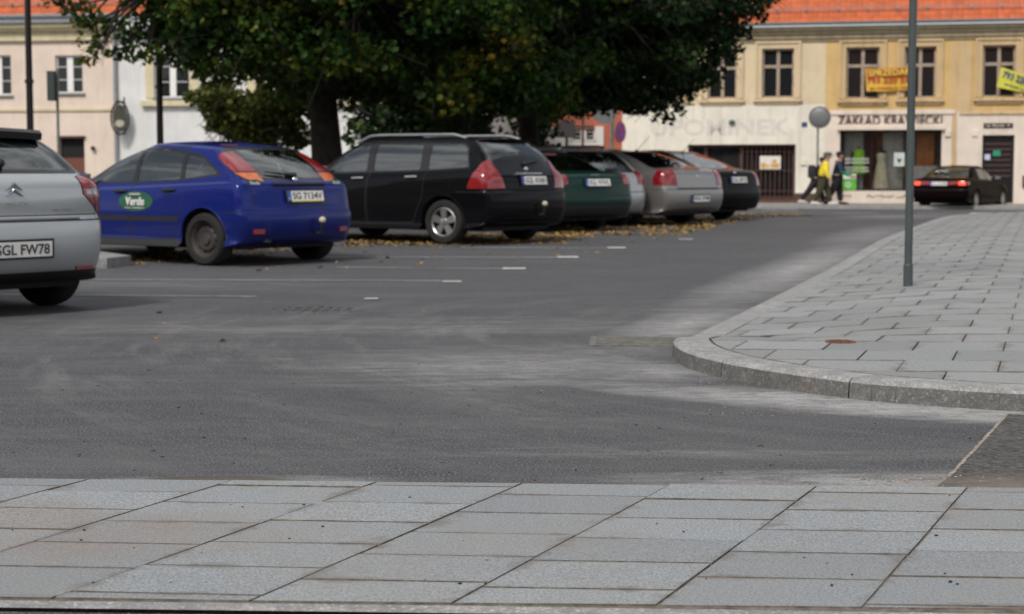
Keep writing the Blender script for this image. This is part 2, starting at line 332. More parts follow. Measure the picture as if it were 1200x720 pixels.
# near pavement: granite slabs in long diagonal columns, level with the asphalt beyond
NZ = .055
def zn(x, y): return NZ
near = [(-4.5, 4.24), (-1.25, 4.115), (0, 4.055), (1.2, 3.985), (5.5, 3.75), (5.5, 5.33), (1.68, 5.585), (-1.72, 5.75), (-5, 5.92)]
d = Vector((math.sin(R(23.2)), math.cos(R(23.2)))); cells = []
rowd = Vector((1, -.075)).normalized(); cw = .497 * 1.06 / 1.0
rs = random.Random(5)
for k in range(-13, 14):
    base = Vector((.505 + k * .502, 5.585)); off = rs.uniform(0, .4)
    for j in range(-10, 6):
        o = base + d * (off + j * .315)
        e1 = rowd * (.502 / (rowd.x * d.y - rowd.y * d.x) * d.y); e2 = d * .315
        cells.append((o, e1, e2))
slabs('near_pavement', M_slab, cells, near, zn, seed=3)
mb = MB(); mb.add([(x, y, NZ - .0045) for x, y in near], [tuple(range(len(near)))]); n_ = len(near)
mb.add([(x, y, NZ - .012) for x, y in near] + [(x, y, -.05) for x, y in near], [(i, (i + 1) % n_, (i + 1) % n_ + n_, i + n_) for i in range(n_)])
tag(mb.build('near_pavement_bed', M_joint), kind='structure')
# narrow kerb strip and asphalt on the camera's side of it
mb = MB(); P = near[:5]
for i in range(4):
    a, b = P[i], P[i + 1]; mb.add([(a[0], a[1] - .012, NZ - .002), (b[0], b[1] - .012, NZ - .002), (b[0], b[1] - .075, NZ - .004), (a[0], a[1] - .075, NZ - .004), (a[0], a[1] - .012, -.02), (b[0], b[1] - .012, -.02)], [(0, 1, 2, 3), (0, 4, 5, 1)])
tag(mb.build('edge_kerb', M_kerb), kind='structure')
mb = MB(); mb.add([(-4.5, 4.158, NZ - .012), (-1.25, 4.033, NZ - .012), (0, 3.973, NZ - .012), (1.2, 3.903, NZ - .012), (5.5, 3.668, NZ - .012), (5.5, -6, NZ - .012), (-4.5, -6, NZ - .012)], [(6, 5, 4, 3, 2, 1, 0)])
tag(mb.build('near_lane', M_asph, fix=False), kind='structure')

# corner pavement with a bull-nosed granite kerb that drops to the road along its left edge
outer = [(14, 6.0), (8, 6.75), (5, 7.2), (3.3, 7.45), (2.34, 7.75), (2.09, 7.88), (1.67, 8.14), (1.36, 8.58), (1.14, 8.98), (1.0, 9.42), (.955, 9.85), (.985, 10.3), (1.08, 10.8), (1.3, 11.6), (2.05, 14.0), (3.6, 19.2), (6.6, 29), (11.6, 44), (12.6, 46.2), (14, 47.0), (18, 46.4), (34, 42.5)]
def resample(pts, step):
    out = [Vector(pts[0])]
    for a, b in zip(pts, pts[1:]):
        a, b = Vector(a), Vector(b); k = max(1, round((b - a).length / step))
        out += [a.lerp(b, (i + 1) / k) for i in range(k)]
    return out
def smooth_path(pts, it=2):
    for _ in range(it):
        o = [pts[0]]
        for a, b in zip(pts, pts[1:]): a, b = Vector(a), Vector(b); o += [a.lerp(b, .25), a.lerp(b, .75)]
        pts = o + [Vector(pts[-1])]
    return pts
op = resample(smooth_path([Vector(p) for p in outer]), .25)
def offs(path, d):
    o = []
    for i, p in enumerate(path):
        t = (path[min(i + 1, len(path) - 1)] - path[max(i - 1, 0)]).normalized(); o.append(p + Vector((t.y, -t.x)) * d)
    return o
ip = offs(op, .2)
def kh(p):                                                    # kerb height: full on the front arc, dropped along the side
    if p.y > 45.0: return .06
    return .015 + .085 * (1 - ss(p.y, 10.0, 11.3)) if p.x < 12 or p.y > 20 else .1
def zc(x, y):                                                 # pavement surface
    d_ = 9e9; q = None
    for i in range(0, len(ip), 2):
        dd = (ip[i].x - x) ** 2 + (ip[i].y - y) ** 2
        if dd < d_: d_ = dd; q = ip[i]
    return Z(x, y) + kh(q) + (.1 - kh(q)) * ss(math.sqrt(d_), 0, 1.6)
mb = MB(); n_ = len(op); acc = 0
for i in range(n_ - 1):
    a, b, c, e = op[i], op[i + 1], ip[i + 1], ip[i]
    acc += (b - a).length; gap = .004 if acc > .95 else 0
    t = (b - a).normalized() * gap * 1.2; b2 = b - t; c2 = c - t
    if acc > .95: acc = 0
    def p3(p, h): return (p.x, p.y, Z(p.x, p.y) + h)
    nrm = Vector(((b - a).y, -(b - a).x)).normalized()
    ha, hb = kh(a), kh(b)
    bev = .014
    vs = [p3(a - nrm * .02 * (ha / .1), -.03), p3(a - nrm * .012, ha - bev * 1.5), p3(a + nrm * .004, ha - bev * .4), p3(a + nrm * .022, ha), p3(e, ha), p3(e, -.03)]
    vs += [p3(b2 - nrm * .02 * (hb / .1), -.03), p3(b2 - nrm * .012, hb - bev * 1.5), p3(b2 + nrm * .004, hb - bev * .4), p3(b2 + nrm * .022, hb), p3(c2, hb), p3(c2, -.03)]
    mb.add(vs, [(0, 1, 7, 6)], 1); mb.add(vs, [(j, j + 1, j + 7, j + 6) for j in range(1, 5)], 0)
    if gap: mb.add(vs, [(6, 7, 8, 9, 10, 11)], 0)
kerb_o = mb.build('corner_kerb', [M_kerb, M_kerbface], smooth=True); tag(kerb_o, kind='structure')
ipg = offs(op, .212); clipc = [tuple(p) for p in ipg[::3]]
def convex_hull(pts):
    pts = sorted(set(pts)); lo, up = [], []
    cr = lambda o, a, b: (a[0] - o[0]) * (b[1] - o[1]) - (a[1] - o[1]) * (b[0] - o[0])
    for p in pts:
        while len(lo) > 1 and cr(lo[-2], lo[-1], p) <= 0: lo.pop()
        lo.append(p)
    for p in reversed(pts):
        while len(up) > 1 and cr(up[-2], up[-1], p) <= 0: up.pop()
        up.append(p)
    return lo[:-1] + up[:-1]
hull = convex_hull(clipc)
ang = R(17.5); dv = Vector((math.sin(ang), math.cos(ang))); ev = Vector((math.cos(ang), -math.sin(ang))); ev = Vector((1, -.06)).normalized(); cells = []
o0 = Vector((1.2, 7.0))
for j in range(-14, 90):
    for i in range(-8, 62):
        o = o0 + dv * (j * .52) + ev * ((i + (.5 if j % 2 else 0)) * .5)
        if o.y > 48 or o.x > 26 or o.x < -1: continue
        cells.append((o, ev * .5, dv * .52))
slabs('corner_pavement', M_slab2, cells, hull, zc, seed=8, rowk=.8)
xs = axis([(0, 14, .5), (14, 36, 2)]); mb = MB()
bed = []
for i_ in range(-4, 72):
    for j_ in range(8, 98):
        i, j = i_ / 2, j_ / 2; q = clip([(i, j), (i + .5, j), (i + .5, j + .5), (i, j + .5)], hull)
        if len(q) > 2: mb.add([(p[0], p[1], zc(p[0], p[1]) - .014) for p in q], [tuple(range(len(q)))])
tag(mb.build('corner_pavement_bed', M_joint), kind='structure')
# collar of plain slabs following the kerb: thin lighter joint line
mb = MB()
# manhole, drains, markings
def disc(name, c, r, mat, label, cat, zf, nslot=0, ringm=None):
    rt = empty(name, (c[0], c[1], zf(*c))); tag(rt, label, cat)
    m = MB(); m.lathe([(0, .004), (r * .9, .004), (r * .9, -.004)], 40)
    for k in range(nslot):
        for j in range(-3, 4):
            x = (k - (nslot - 1) / 2) * r * 1.5 / nslot; y = j * r * .22
            if x * x + y * y < (r * .78) ** 2: m.box((x, y, .007), (r * .9 / nslot, r * .09, .006))
    m.build('lid', mat, rt); m = MB(); m.lathe([(r * .92, .003), (r * .95, .006), (r * 1.04, .006), (r * 1.06, 0), (r * 1.06, -.01)], 40); m.build('frame', ringm or mat, rt); return rt
M_iron = plain('cast_iron', (.06, .055, .052), .6, .4, var=.4, scale=20, bump=.3); M_rust = plain('rusty_iron', (.16, .065, .035), .8, .1, var=.4, scale=20, bump=.3)
p = G(372, 363); disc('manhole_cover', (p.x, p.y), .38, M_asph, 'round cast iron manhole cover set in the dark asphalt carriageway', 'manhole cover', Z, 7)
p = G(985, 401, .1); disc('valve_cover', (p.x, p.y), .085, M_rust, 'small round rusty cover set in the corner pavement slabs', 'valve cover', zc, 3)
M_gr_iron = plain('dusty_iron', (.16, .155, .145), .85, .1, var=.4, scale=20, bump=.3); rt = empty('drain_grate', (.79, 10.9, -.006), R(-4)); tag(rt, 'rectangular cast iron road drain grate beside the rounded kerb end', 'drain grate')
m = MB()
for k in range(9): m.bb(-.25, .25, -.24 + k * .055, -.215 + k * .055, -.004, .014)
m.build('bars', M_gr_iron, rt); m = MB(); m.bb(-.29, -.25, -.28, .28, -.02, .016); m.bb(.25, .29, -.28, .28, -.02, .016); m.bb(-.25, .25, -.28, -.245, -.02, .016); m.bb(-.25, .25, .25, .28, -.02, .016); m.build('frame', M_gr_iron, rt)
m = MB(); m.bb(-.25, .25, -.245, .25, .002, .011); m.build('gully', M_asph, rt)

def worn_paint():
    n = N('worn_road_paint'); f = n.noise(14, 7, .75, n.pos); g = n.noise(1.3, 5, .6, n.pos, (1, 3, 1))
    k = n.math('ADD', n.ramp(f, [(.38, 0.0), (.6, .6)]), n.ramp(g, [(.35, 0.0), (.7, .5)]), True)
    n.col(n.mix(k, (.075, .076, .08), (.36, .36, .355))); n.b.inputs['Roughness'].default_value = .85; return n.m
M_mark = worn_paint()
M_mark2 = plain('road_paint_white', (.44, .44, .43), .8, var=.3, scale=20)
mk = MB()
def strip(p0, p1, wd, mi=0, dz=.004):
    p0, p1 = Vector(p0[:2]), Vector(p1[:2]); t = (p1 - p0).normalized(); nn = Vector((-t.y, t.x)) * wd / 2; k = max(1, int((p1 - p0).length / 1.0))
    for i in range(k):
        a = p0.lerp(p1, i / k); b = p0.lerp(p1, (i + 1) / k); q = [a - nn, b - nn, b + nn, a + nn]
        mk.add([(v.x, v.y, Z(v.x, v.y) + dz) for v in q], [(0, 1, 2, 3)], mi)
for xa, xb, y, wd in ((427, 443, 351, .14), (519, 541, 331, .14), (589, 616, 315.5, .3), (653, 678, 302, .32), (712, 733, 291, .34), (795, 812, 281, .3)):
    strip(G(xa, y), G(xb, y), wd, 1, .008)
for xa, ya, xb, yb, wd in ((110, 328, 540, 329.5, .12), (395, 313.5, 592, 315.5, .12), (380, 301.5, 655, 302, .13), (540, 290.5, 714, 291, .14), (-60, 345, 300, 348, .10)):
    strip(G(xa, ya), G(xb, yb), wd)
for xa, xb, y, wd in ((893, 935, 246.5, .5), (975, 1030, 250, .4), (1075, 1110, 251, .4)):
    strip(G(xa, y), G(xb, y), wd, 1, .008)
tag(mk.build('road_markings', [M_mark, M_mark2], fix=False), kind='structure')

# broken old surface with a sawn edge in the right foreground
def rubble():
    n = N('milled_surface'); p = n.pos; k = n.noise(42, 8, .82, p, (.8, 1, 1)); c = n.ramp(k, [(.40, (.03, .029, .029)), (.50, (.095, .092, .088)), (.58, (.18, .178, .175)), (.66, (.38, .37, .355))])
    c = n.mix(n.ramp(n.noise(3.5, 8, .75, p, (.6, 2, 1)), [(.45, 0.0), (.62, .6)]), c, (.19, .184, .175)); c = n.mix(n.math('MULTIPLY', n.ell(1.75, 5.85, .45, .35), n.ramp(n.noise(9, 6, .7, p), [(.3, 0.0), (.6, 1.6)]), True), c, (.27, .225, .18)); n.col(c); n.b.inputs['Roughness'].default_value = .9
    n.bump(k, 1.0, .02); return n.m
q = [G(1181, 486), G(1150, 520), G(1112, 560), G(1098, 571)]
pts = [(v.x, v.y) for v in q] + [(1.6, 5.55), (5.5, 5.3), (5.5, 6.3), (3.4, 7.05)]
mb = MB(); mb.add([(x, y, .004) for x, y in pts], [tuple(range(len(pts)))]); tag(mb.build('old_road_surface', rubble()), kind='structure')
mb = MB()
M_sand = plain('sandy_mortar', (.30, .265, .225), .95, var=.35, scale=25, bump=.5)
rs = random.Random(9)
path = resample([Vector((v.x, v.y)) for v in q[:3]], .03); 
for a, b in zip(path, path[1:]):
    w1 = rs.uniform(.004, .011); mb.add([(a.x - w1, a.y, .006), (b.x - w1, b.y, .006), (b.x + rs.uniform(.004, .012), b.y, .006), (a.x + rs.uniform(.004, .012), a.y, .006)], [(0, 1, 2, 3)])
tag(mb.build('sawn_joint', M_sand), kind='structure')
# far pavement under the facades
def far_line(u): return Vector((8.82 + .976 * u, 63 - .217 * u))
mb = MB(); us = [-30 + i * 2 for i in range(40)]
for a, b in zip(us, us[1:]):
    pa, pb = far_line(a), far_line(b); na = Vector((-.217, -.976))
    A0, B0, A1, B1 = pa - na * .5, pb - na * .5, pa + na * 4.4, pb + na * 4.4; K0, K1 = pa + na * 4.25, pb + na * 4.25
    mb.add([(A0.x, A0.y, -.08), (B0.x, B0.y, -.08), (K1.x, K1.y, -.08), (K0.x, K0.y, -.08)], [(0, 1, 2, 3)], 0)
    mb.add([(K0.x, K0.y, -.075), (K1.x - .01, K1.y, -.075), (B1.x - .01, B1.y, -.08), (A1.x, A1.y, -.08), (A1.x, A1.y, -.3), (B1.x - .01, B1.y, -.3), (K0.x, K0.y, -.09), (K1.x, K1.y, -.09)], [(0, 1, 2, 3), (3, 2, 5, 4), (0, 6, 7, 1)], 1)
M_farpav = plain('worn_concrete_slabs', (.27, .25, .225), .9, var=.25, scale=2); tag(mb.build('far_pavement', [M_farpav, M_kerb]), kind='structure')
# square beyond the parked cars: slightly raised surface with earth under the trees, and its kerb
sq = [Vector(p) for p in ((-9.3, 15.5), (-6.6, 23.3), (-3.6, 29.5), (.9, 40), (1.6, 43), (0, 46), (-30, 58), (-40, 30))]
M_sq = plain('trodden_earth_and_slabs', (.13, .115, .095), .95, var=.5, scale=1.5, bump=.4)
mb = MB(); mb.add([(v.x, v.y, Z(v.x, v.y) + .12) for v in sq], [tuple(range(len(sq)))]); tag(mb.build('square_ground', M_sq), kind='structure')
mb = MB()
for a, b in zip(resample(sq[:6], 1.0), resample(sq[:6], 1.0)[1:]):
    t = (b - a).normalized(); nn = Vector((t.y, -t.x)) * .12; b = b - t * .01
    vs = [(a.x, a.y, Z(a.x, a.y) + .13), (b.x, b.y, Z(b.x, b.y) + .13), ((b + nn).x, (b + nn).y, Z(b.x, b.y) + .13), ((a + nn).x, (a + nn).y, Z(a.x, a.y) + .13), ((b + nn).x, (b + nn).y, Z(b.x, b.y) - .02), ((a + nn).x, (a + nn).y, Z(a.x, a.y) - .02)]
    mb.add(vs, [(0, 1, 2, 3), (3, 2, 4, 5)])
isl = [Vector(p) for p in ((-5.1, 19.0), (-4.55, 19.15), (-4.4, 19.7), (-6.3, 23.0), (-6.9, 22.6))]
mb.add([(v.x, v.y, .12) for v in isl] + [(v.x, v.y, -.02) for v in isl], [(0, 1, 2, 3, 4)] + [(i, (i + 1) % 5, (i + 1) % 5 + 5, i + 5) for i in range(5)])
tag(mb.build('square_kerb', M_kerb), kind='structure')
# ---------------------------------------------------------------- cars
def hull_mesh(P, lvl):
    w, H, L = P['w'], P['H'], P['L']
    zb = P['zb']; rw = P.get('roofw', .70)
    xc, zcw = P['cowl']; xwt = P['wst']; xb, zbl = P['blb']; xt, ztp = P['blt']; xm = P['xmid']; xd, zd = P['deck']
    zsf, zsr = P['belt']; hf = P.get('hf', .72)
    zt = H - .075
    LV = [  # zf, zside_front, zside_rear, zr, xf, xr, half width, front corner, rear corner, front bow, rear bow
        (.21, .19, .20, P.get('skirt', .26), .14, L - .16, w * .88, .45, .40, .15, .08),
        (.28, .24, .25, P.get('skirt', .26) + .05, .05, L - .06, w * .955, .42, .36, .17, .09),
        (.44, .42, .43, .44, .0, L, w * .99, .42, .34, .18, .09),
        (.58, .58, zb - .01, zb, .015, L + .0, w, .42, .33, .18, .09),
        (.63, .65, zb + .04, zb + .035, .05, L - P['tuck'], w * .998, .42, .32, .17, .08),
        (.68, .74, .5 * (zb + zsr) + .06, .5 * (zb + zd) + .03, .10, xm, w * .985, .42, .30, .17, .07),
        (hf, zsf - .05, zsr - .01, zd, .20, xd, w * P.get('shoulder', .95), .45, .26, .17, .06),
        (zcw, zsf + .02, zsr + .035, zbl, xc, xb, w * .895, .12, .22, .22, .07),
        ((zcw + zt) / 2 + .02, (zsf + zt) / 2 + .04, (zsr + zt) / 2 + .02, (zbl + ztp) / 2 + .015, (xc + xwt) / 2 - .04, (xb + xt) / 2 + .03, w * (rw + .895) / 2 + .02, .14, .20, .20, .07),
        (zt, zt + .0, ztp - .0 if P.get('droop') else zt - .01, ztp, xwt, xt, w * rw, .2, .18, .16, .06),
        (H - .03, H - .022, (ztp + .045) if P.get('droop') else H - .03, ztp + .04, xwt + .16, xt - .12, w * (rw - .09), .2, .18, .10, .04),
        (H - .005, H, H - .012, max(ztp + .06, H - .05), xwt + .55, xt - .5, w * (rw - .38), .2, .2, .04, .02)]
    def col(l):
        zf, z1, z2, zr, xf, xr, hw, cf, cr, bf, br = l; cr *= .72; o = [(xf, 0, zf), (xf + bf * .25, hw * .45, zf), (xf + bf, hw * .82, zf + (z1 - zf) * .25), (xf + bf + cf, hw * .975, z1)]
        a, b = xf + bf + cf, xr - br - cr
        for k in range(1, 6):
            t = k / 6; o.append((a + (b - a) * t, hw * (1 + .012 * math.sin(math.pi * t)), z1 + (z2 - z1) * t))
        return o + [(b, hw * .99, z2), (xr - br, hw * P.get('rcw', .92), zr + (z2 - zr) * .3), (xr - br * .25, hw * .45, zr), (xr, 0, zr)]
    cols = [col(l) for l in LV]; n = len(cols[0]); ring = 2 * n - 2; V = []
    for c in cols: V += c + [(x, -y, z) for x, y, z in c[1:-1][::-1]]
    F = []
    for k in range(len(cols) - 1):
        for j in range(ring): F.append((k * ring + j, k * ring + (j + 1) % ring, (k + 1) * ring + (j + 1) % ring, (k + 1) * ring + j))
    for base, fl in ((0, True), ((len(cols) - 1) * ring, False)):
        mir = lambda j: base + (ring - j) % ring
        for j in range(n - 1):
            q = [base + j, base + j + 1, mir(j + 1), mir(j)]; q2 = []
            for v in q:
                if v not in q2: q2.append(v)
            F.append(tuple(q2[::-1] if fl else q2))
    F = [f[::-1] for f in F]
    tgt = [Vector(v) for v in V]; cur = [v.copy() for v in tgt]
    me = bpy.data.meshes.new('hull'); me.from_pydata(V, [], F); o = bpy.data.objects.new('hull', me); COL.objects.link(o); md = o.modifiers.new('s', 'SUBSURF')
    md.levels = md.render_levels = 1
    for it in range(3):
        for i, v in enumerate(me.vertices): v.co = cur[i]
        me.update(); dg = bpy.context.evaluated_depsgraph_get(); dg.update(); e = o.evaluated_get(dg).data
        if it < 2:
            for i in range(len(cur)): cur[i] += (tgt[i] - e.vertices[i].co) * .85
    md.levels = md.render_levels = lvl; dg.update()
    res = bpy.data.meshes.new_from_object(o.evaluated_get(dg)); bpy.data.objects.remove(o); return res

def pl2(pts, ax):
    """planes (point, outward normal) of a convex polygon; ax 's' = side view (x,z), 'r' = rear view (y,z), 't' = top view (x,y)"""
    A = sum(pts[i][0] * pts[(i + 1) % len(pts)][1] - pts[(i + 1) % len(pts)][0] * pts[i][1] for i in range(len(pts)))
    if A < 0: pts = pts[::-1]
    o = []
    for i, p in enumerate(pts):
        q = pts[(i + 1) % len(pts)]; dx, dz = q[0] - p[0], q[1] - p[1]; l = math.hypot(dx, dz)
        if l < 1e-9: continue
        nx, nz = dz / l, -dx / l
        if ax == 's': o.append((Vector((p[0], 0, p[1])), Vector((nx, 0, nz))))
        elif ax == 'r': o.append((Vector((0, p[0], p[1])), Vector((0, nx, nz))))
        else: o.append((Vector((p[0], p[1], 0)), Vector((nx, nz, 0))))
    return o
def ymin(s, v=.3): return (Vector((0, s * v, 0)), Vector((0, -s, 0)))
def xmin(v): return (Vector((v, 0, 0)), Vector((-1, 0, 0)))
def xmax(v): return (Vector((v, 0, 0)), Vector((1, 0, 0)))
def zmin(v): return (Vector((0, 0, v)), Vector((0, 0, -1)))
def zmax(v): return (Vector((0, 0, v)), Vector((0, 0, 1)))
def region(bm, planes, pid, keep=None):
    fs = []
    for f in bm.faces:
        ok = True
        for co, no in planes:
            if all((v.co - co).dot(no) > 1e-6 for v in f.verts): ok = False; break
        if ok and (keep is None or f.material_index in keep): fs.append(f)
    for co, no in planes:
        if not fs: return []
        es = set(); vs = set()
        for f in fs: es.update(f.edges); vs.update(f.verts)
        r = bmesh.ops.bisect_plane(bm, geom=list(vs) + list(es) + fs, dist=1e-6, plane_co=co, plane_no=no)
        fs = [g for g in r['geom'] if isinstance(g, bmesh.types.BMFace) and g.is_valid and (g.calc_center_median() - co).dot(no) < 0]
    if pid == -1:
        bmesh.ops.delete(bm, geom=fs, context='FACES'); return []
    for f in fs: f.material_index = pid
    return fs
def grow(pts, d):
    c = (sum(p[0] for p in pts) / len(pts), sum(p[1] for p in pts) / len(pts)); o = []
    A = sum(pts[i][0] * pts[(i + 1) % len(pts)][1] - pts[(i + 1) % len(pts)][0] * pts[i][1] for i in range(len(pts)))
    if A < 0: pts = pts[::-1]
    n = len(pts)
    for i in range(n):
        p0, p1, p2 = Vector(pts[i - 1]), Vector(pts[i]), Vector(pts[(i + 1) % n]); a = (p1 - p0).normalized(); b = (p2 - p1).normalized()
        n1 = Vector((a.y, -a.x)); n2 = Vector((b.y, -b.x)); m = (n1 + n2).normalized(); o.append(tuple(p1 + m * (d / max(.35, m.dot(n1)))))
    return o
def rounded(pts, r=.03):
    o = []; n = len(pts)
    for i in range(n):
        p0, p1, p2 = Vector(pts[i - 1]), Vector(pts[i]), Vector(pts[(i + 1) % n]); a = (p0 - p1); b = (p2 - p1); k = min(r, a.length * .4, b.length * .4); a = p1 + a.normalized() * k; b = p1 + b.normalized() * k
        for t in (0, .33, .67, 1): o.append(tuple((a * (1 - t) ** 2) + p1 * (2 * t * (1 - t)) + b * t * t))
    return o
def wheel(parent, x, y, rad, wd, side, style, matr):
    t = MB(); hw = wd / 2; rr = rad * .66
    t.lathe([(rr, -hw * .8), (rr + .02, -hw), (rad - .03, -hw), (rad - .008, -hw * .82), (rad, -hw * .6), (rad, hw * .6), (rad - .008, hw * .82), (rad - .03, hw), (rr + .02, hw), (rr, hw * .8), (rr - .01, 0), (rr, -hw * .8)], 40, axis='Y')
    root = t.build('wheel', M_rub, parent, smooth=True); root.location = (x, y, rad)
    r = MB(); s = side
    if style == 'steel':
        r.lathe([(rr, s * hw * .8), (rr - .012, s * hw * .72), (rr - .03, s * hw * .35), (rr * .75, s * hw * .3), (rr * .62, s * hw * .55), (rr * .35, s * hw * .5), (rr * .3, s * hw * .68), (0.0, s * hw * .68)], 36, axis='Y')
        for k in range(10):
            a = k * math.pi / 5; r.ball((rr * .7 * math.cos(a), s * hw * .42, rr * .7 * math.sin(a)), (.016, .012, .016), 8, 1)
        r.build('rim', [matr, M_dark], root, smooth=True)
    else:
        r.lathe([(rr, s * hw * .8), (rr - .012, s * hw * .86), (rr - .022, s * hw * .78), (rr - .03, s * hw * .1), (rr - .03, -s * hw * .6)], 40, axis='Y')
        r.lathe([(0, s * hw * .05), (rr, s * hw * .05)], 24, 1, axis='Y')
        n = {'five': 5, 'multi': 9, 'hub': 7}[style]; wd_ = {'five': .045, 'multi': .018, 'hub': .03}[style]
        for k in range(n):
            a = 2 * math.pi * (k + .25) / n; c, q = math.cos(a), math.sin(a); px_, pz_ = -q, c
            def P3(rad_, off, yy): return (c * rad_ + px_ * off, yy, q * rad_ + pz_ * off)
            i0, o0 = rr * .18, rr - .015; wi, wo = wd_ * .8, wd_ * 1.25
            vs = [P3(i0, -wi, s * hw * .72), P3(i0, wi, s * hw * .72), P3(o0, wo, s * hw * .80), P3(o0, -wo, s * hw * .80), P3(i0, -wi, s * hw * .35), P3(i0, wi, s * hw * .35), P3(o0, wo, s * hw * .4), P3(o0, -wo, s * hw * .4)]
            r.add(vs, [(0, 1, 2, 3), (4, 7, 6, 5), (0, 4, 5, 1), (1, 5, 6, 2), (2, 6, 7, 3), (3, 7, 4, 0)])
        r.lathe([(rr * .27, s * hw * .6), (rr * .26, s * hw * .78), (rr * .1, s * hw * .84), (0, s * hw * .84)], 20, axis='Y')
        r.build('rim', [matr, M_dark], root, smooth=True)
    return root
M_glass = glass('car_glass'); M_glass_dk = glass('tinted_glass', (.16, .19, .19), (.012, .014, .015), .4); M_glass_md = glass('privacy_glass', (.38, .44, .43), (.012, .014, .015), .2)
M_red = lens('red_lens', (.30, .008, .014)); M_amber = lens('amber_lens', (.75, .16, .02)); M_clear = lens('clear_lens', (.6, .6, .6)); M_redlit = lens('lit_red_lens', (.6, .02, .01), ((1, .08, .03), 1.6)); M_head = lens('headlamp_glass', (.55, .57, .6))
def hull2(pts):
    pts = sorted(set(pts)); cr = lambda o, a, b: (a[0] - o[0]) * (b[1] - o[1]) - (a[1] - o[1]) * (b[0] - o[0]); res = []
    for seq in (pts, pts[::-1]):
        h = []
        for p in seq:
            while len(h) > 1 and cr(h[-2], h[-1], p) <= 1e-9: h.pop()
            h.append(p)
        res += h[:-1]
    return res
def make_car(name, label, cat, P, paint, loc, rz, group='cars parked along the square'):
    lvl = P.get('lvl', 2); w, H, L = P['w'], P['H'], P['L']; ox = L / 2
    root = empty(name, loc, rz); tag(root, label, cat, group)
    base = hull_mesh(P, lvl)
    bm = bmesh.new(); bm.from_mesh(base); bm.normal_update(); nl = bm.verts.layers.float_vector.new('nrm')
    for v in bm.verts: v[nl] = v.normal
    for f in bm.faces: f.material_index = 0
    parts = {}; ids = [0]
    def new(nm, mat, par=None, lab=None):
        ids[0] += 1; parts[ids[0]] = (nm, mat, par, lab); return ids[0]
    SEAM = new('seam', M_dark); TR = new('trim', M_trim); PL = new('plastic', M_black)
    gm = P.get('glass', M_glass)
    def line(pts, s, t=.005, ax='s', extra=()):                # thin panel gap along a polyline
        for a, b in zip(pts, pts[1:]):
            a, b = Vector(a), Vector(b); d_ = (b - a).normalized(); nn = Vector((-d_.y, d_.x)) * t; e = d_ * t * .5
            region(bm, pl2([tuple(a - nn - e), tuple(b - nn + e), tuple(b + nn + e), tuple(a + nn - e)], ax) + list(extra) + ([ymin(s, .35)] if s else []), SEAM)
    # doors with windows and handles
    doors = []
    for s in (-1, 1):
        for di, dpts in enumerate(P['doors']):
            D = new('door', paint); doors.append((D, s, di)); region(bm, pl2(dpts, 's') + [ymin(s, .4)], D, keep=(0,))
        for di, dpts in enumerate(P['doors']): line(dpts + [dpts[0]], s)
        if P.get('rub'):
            z0, z1 = P['rub']; region(bm, pl2([(P['doors'][0][0][0] + .03, z0), (P['doors'][-1][2][0] - .05 if len(P['doors'][-1]) > 4 else L - 1.2, z0), (P['doors'][-1][2][0] - .05, z1), (P['doors'][0][0][0] + .03, z1)], 's') + [ymin(s, .4)], PL, keep=[0] + [d[0] for d in doors])
        if P.get('sillblack'): region(bm, [zmax(P['sillblack']), ymin(s, .3), xmin(P['fo'] + .25), xmax(P['fo'] + P['wb'] - .25)], PL, keep=(0,))
        if P.get('band', True): region(bm, pl2(grow(hull2([q for wp, _ in P['windows'] for q in wp]), .018), 's') + [ymin(s, .3), zmin(.7)], TR)
        for wpts, own in P['windows']:
            region(bm, pl2(grow(wpts, .022), 's') + [ymin(s, .3), zmin(.7)], TR)
        for wpts, own in P['windows']:
            Wd = new('side_window', gm, next((d[0] for d in doors if d[1] == s and d[2] == own), None)); region(bm, pl2(rounded(wpts, .04), 's') + [ymin(s, .3), zmin(.7)], Wd)
    # windscreen, rear window
    r = P['rwin']; mid = L * .6
    region(bm, pl2(rounded(grow(r, .03), .06), 'r') + [xmin(mid)] + P.get('rwx', []), TR)
    Wr = new('rear_window', P.get('rglass', gm)); region(bm, pl2(rounded(r, .06), 'r') + [xmin(mid)] + P.get('rwx', []), Wr)
    zc0 = P['cowl'][1]; f = [(-w * .80, zc0 + .03), (w * .80, zc0 + .03), (w * P.get('roofw', .7) * .9, H - .09), (-w * P.get('roofw', .7) * .9, H - .09)]
    Wf = new('windscreen', gm); region(bm, pl2(grow(f, .02), 'r') + [xmax(L * .5)], TR); region(bm, pl2(f, 'r') + [xmax(L * .5)], Wf)
    # rear details
    if P.get('panel'):
        region(bm, pl2(P['panel'], 'r') + [xmin(mid)], TR)
    for pts in P.get('gaps', []): line(pts, 0, .006, 'r', [xmin(L - .75)])
    for s in (-1, 1):
        for nm, mat, spec, lab in P['lights']:
            k = new(nm, mat, None, lab); pl = []
            for q in spec:
                if q[0] == 's': pl += pl2(q[1], 's')
                elif q[0] == 'r': pl += pl2([(s * a, b) for a, b in q[1]], 'r')
                elif q[0] == 'x': pl.append(xmin(q[1]))
                elif q[0] == 'X': pl.append(xmax(q[1]))
                elif q[0] == 'z': pl += [zmin(q[1]), zmax(q[2])]
                elif q[0] == 'y': pl.append(ymin(s, q[1]))
                elif q[0] == 'Y': pl.append((Vector((0, s * q[1], 0)), Vector((0, s, 0))))
            if P.get('lgap', True):
                region(bm, [(co + no * .006, no) for co, no in pl], SEAM, keep=(0, PL, TR, SEAM) if not P.get('lover') else None)
            region(bm, pl, k)
    if P.get('hatchline'): 
        for pts in P['hatchline']: line(pts, 0, .004, 'r', [xmin(L - .7)])
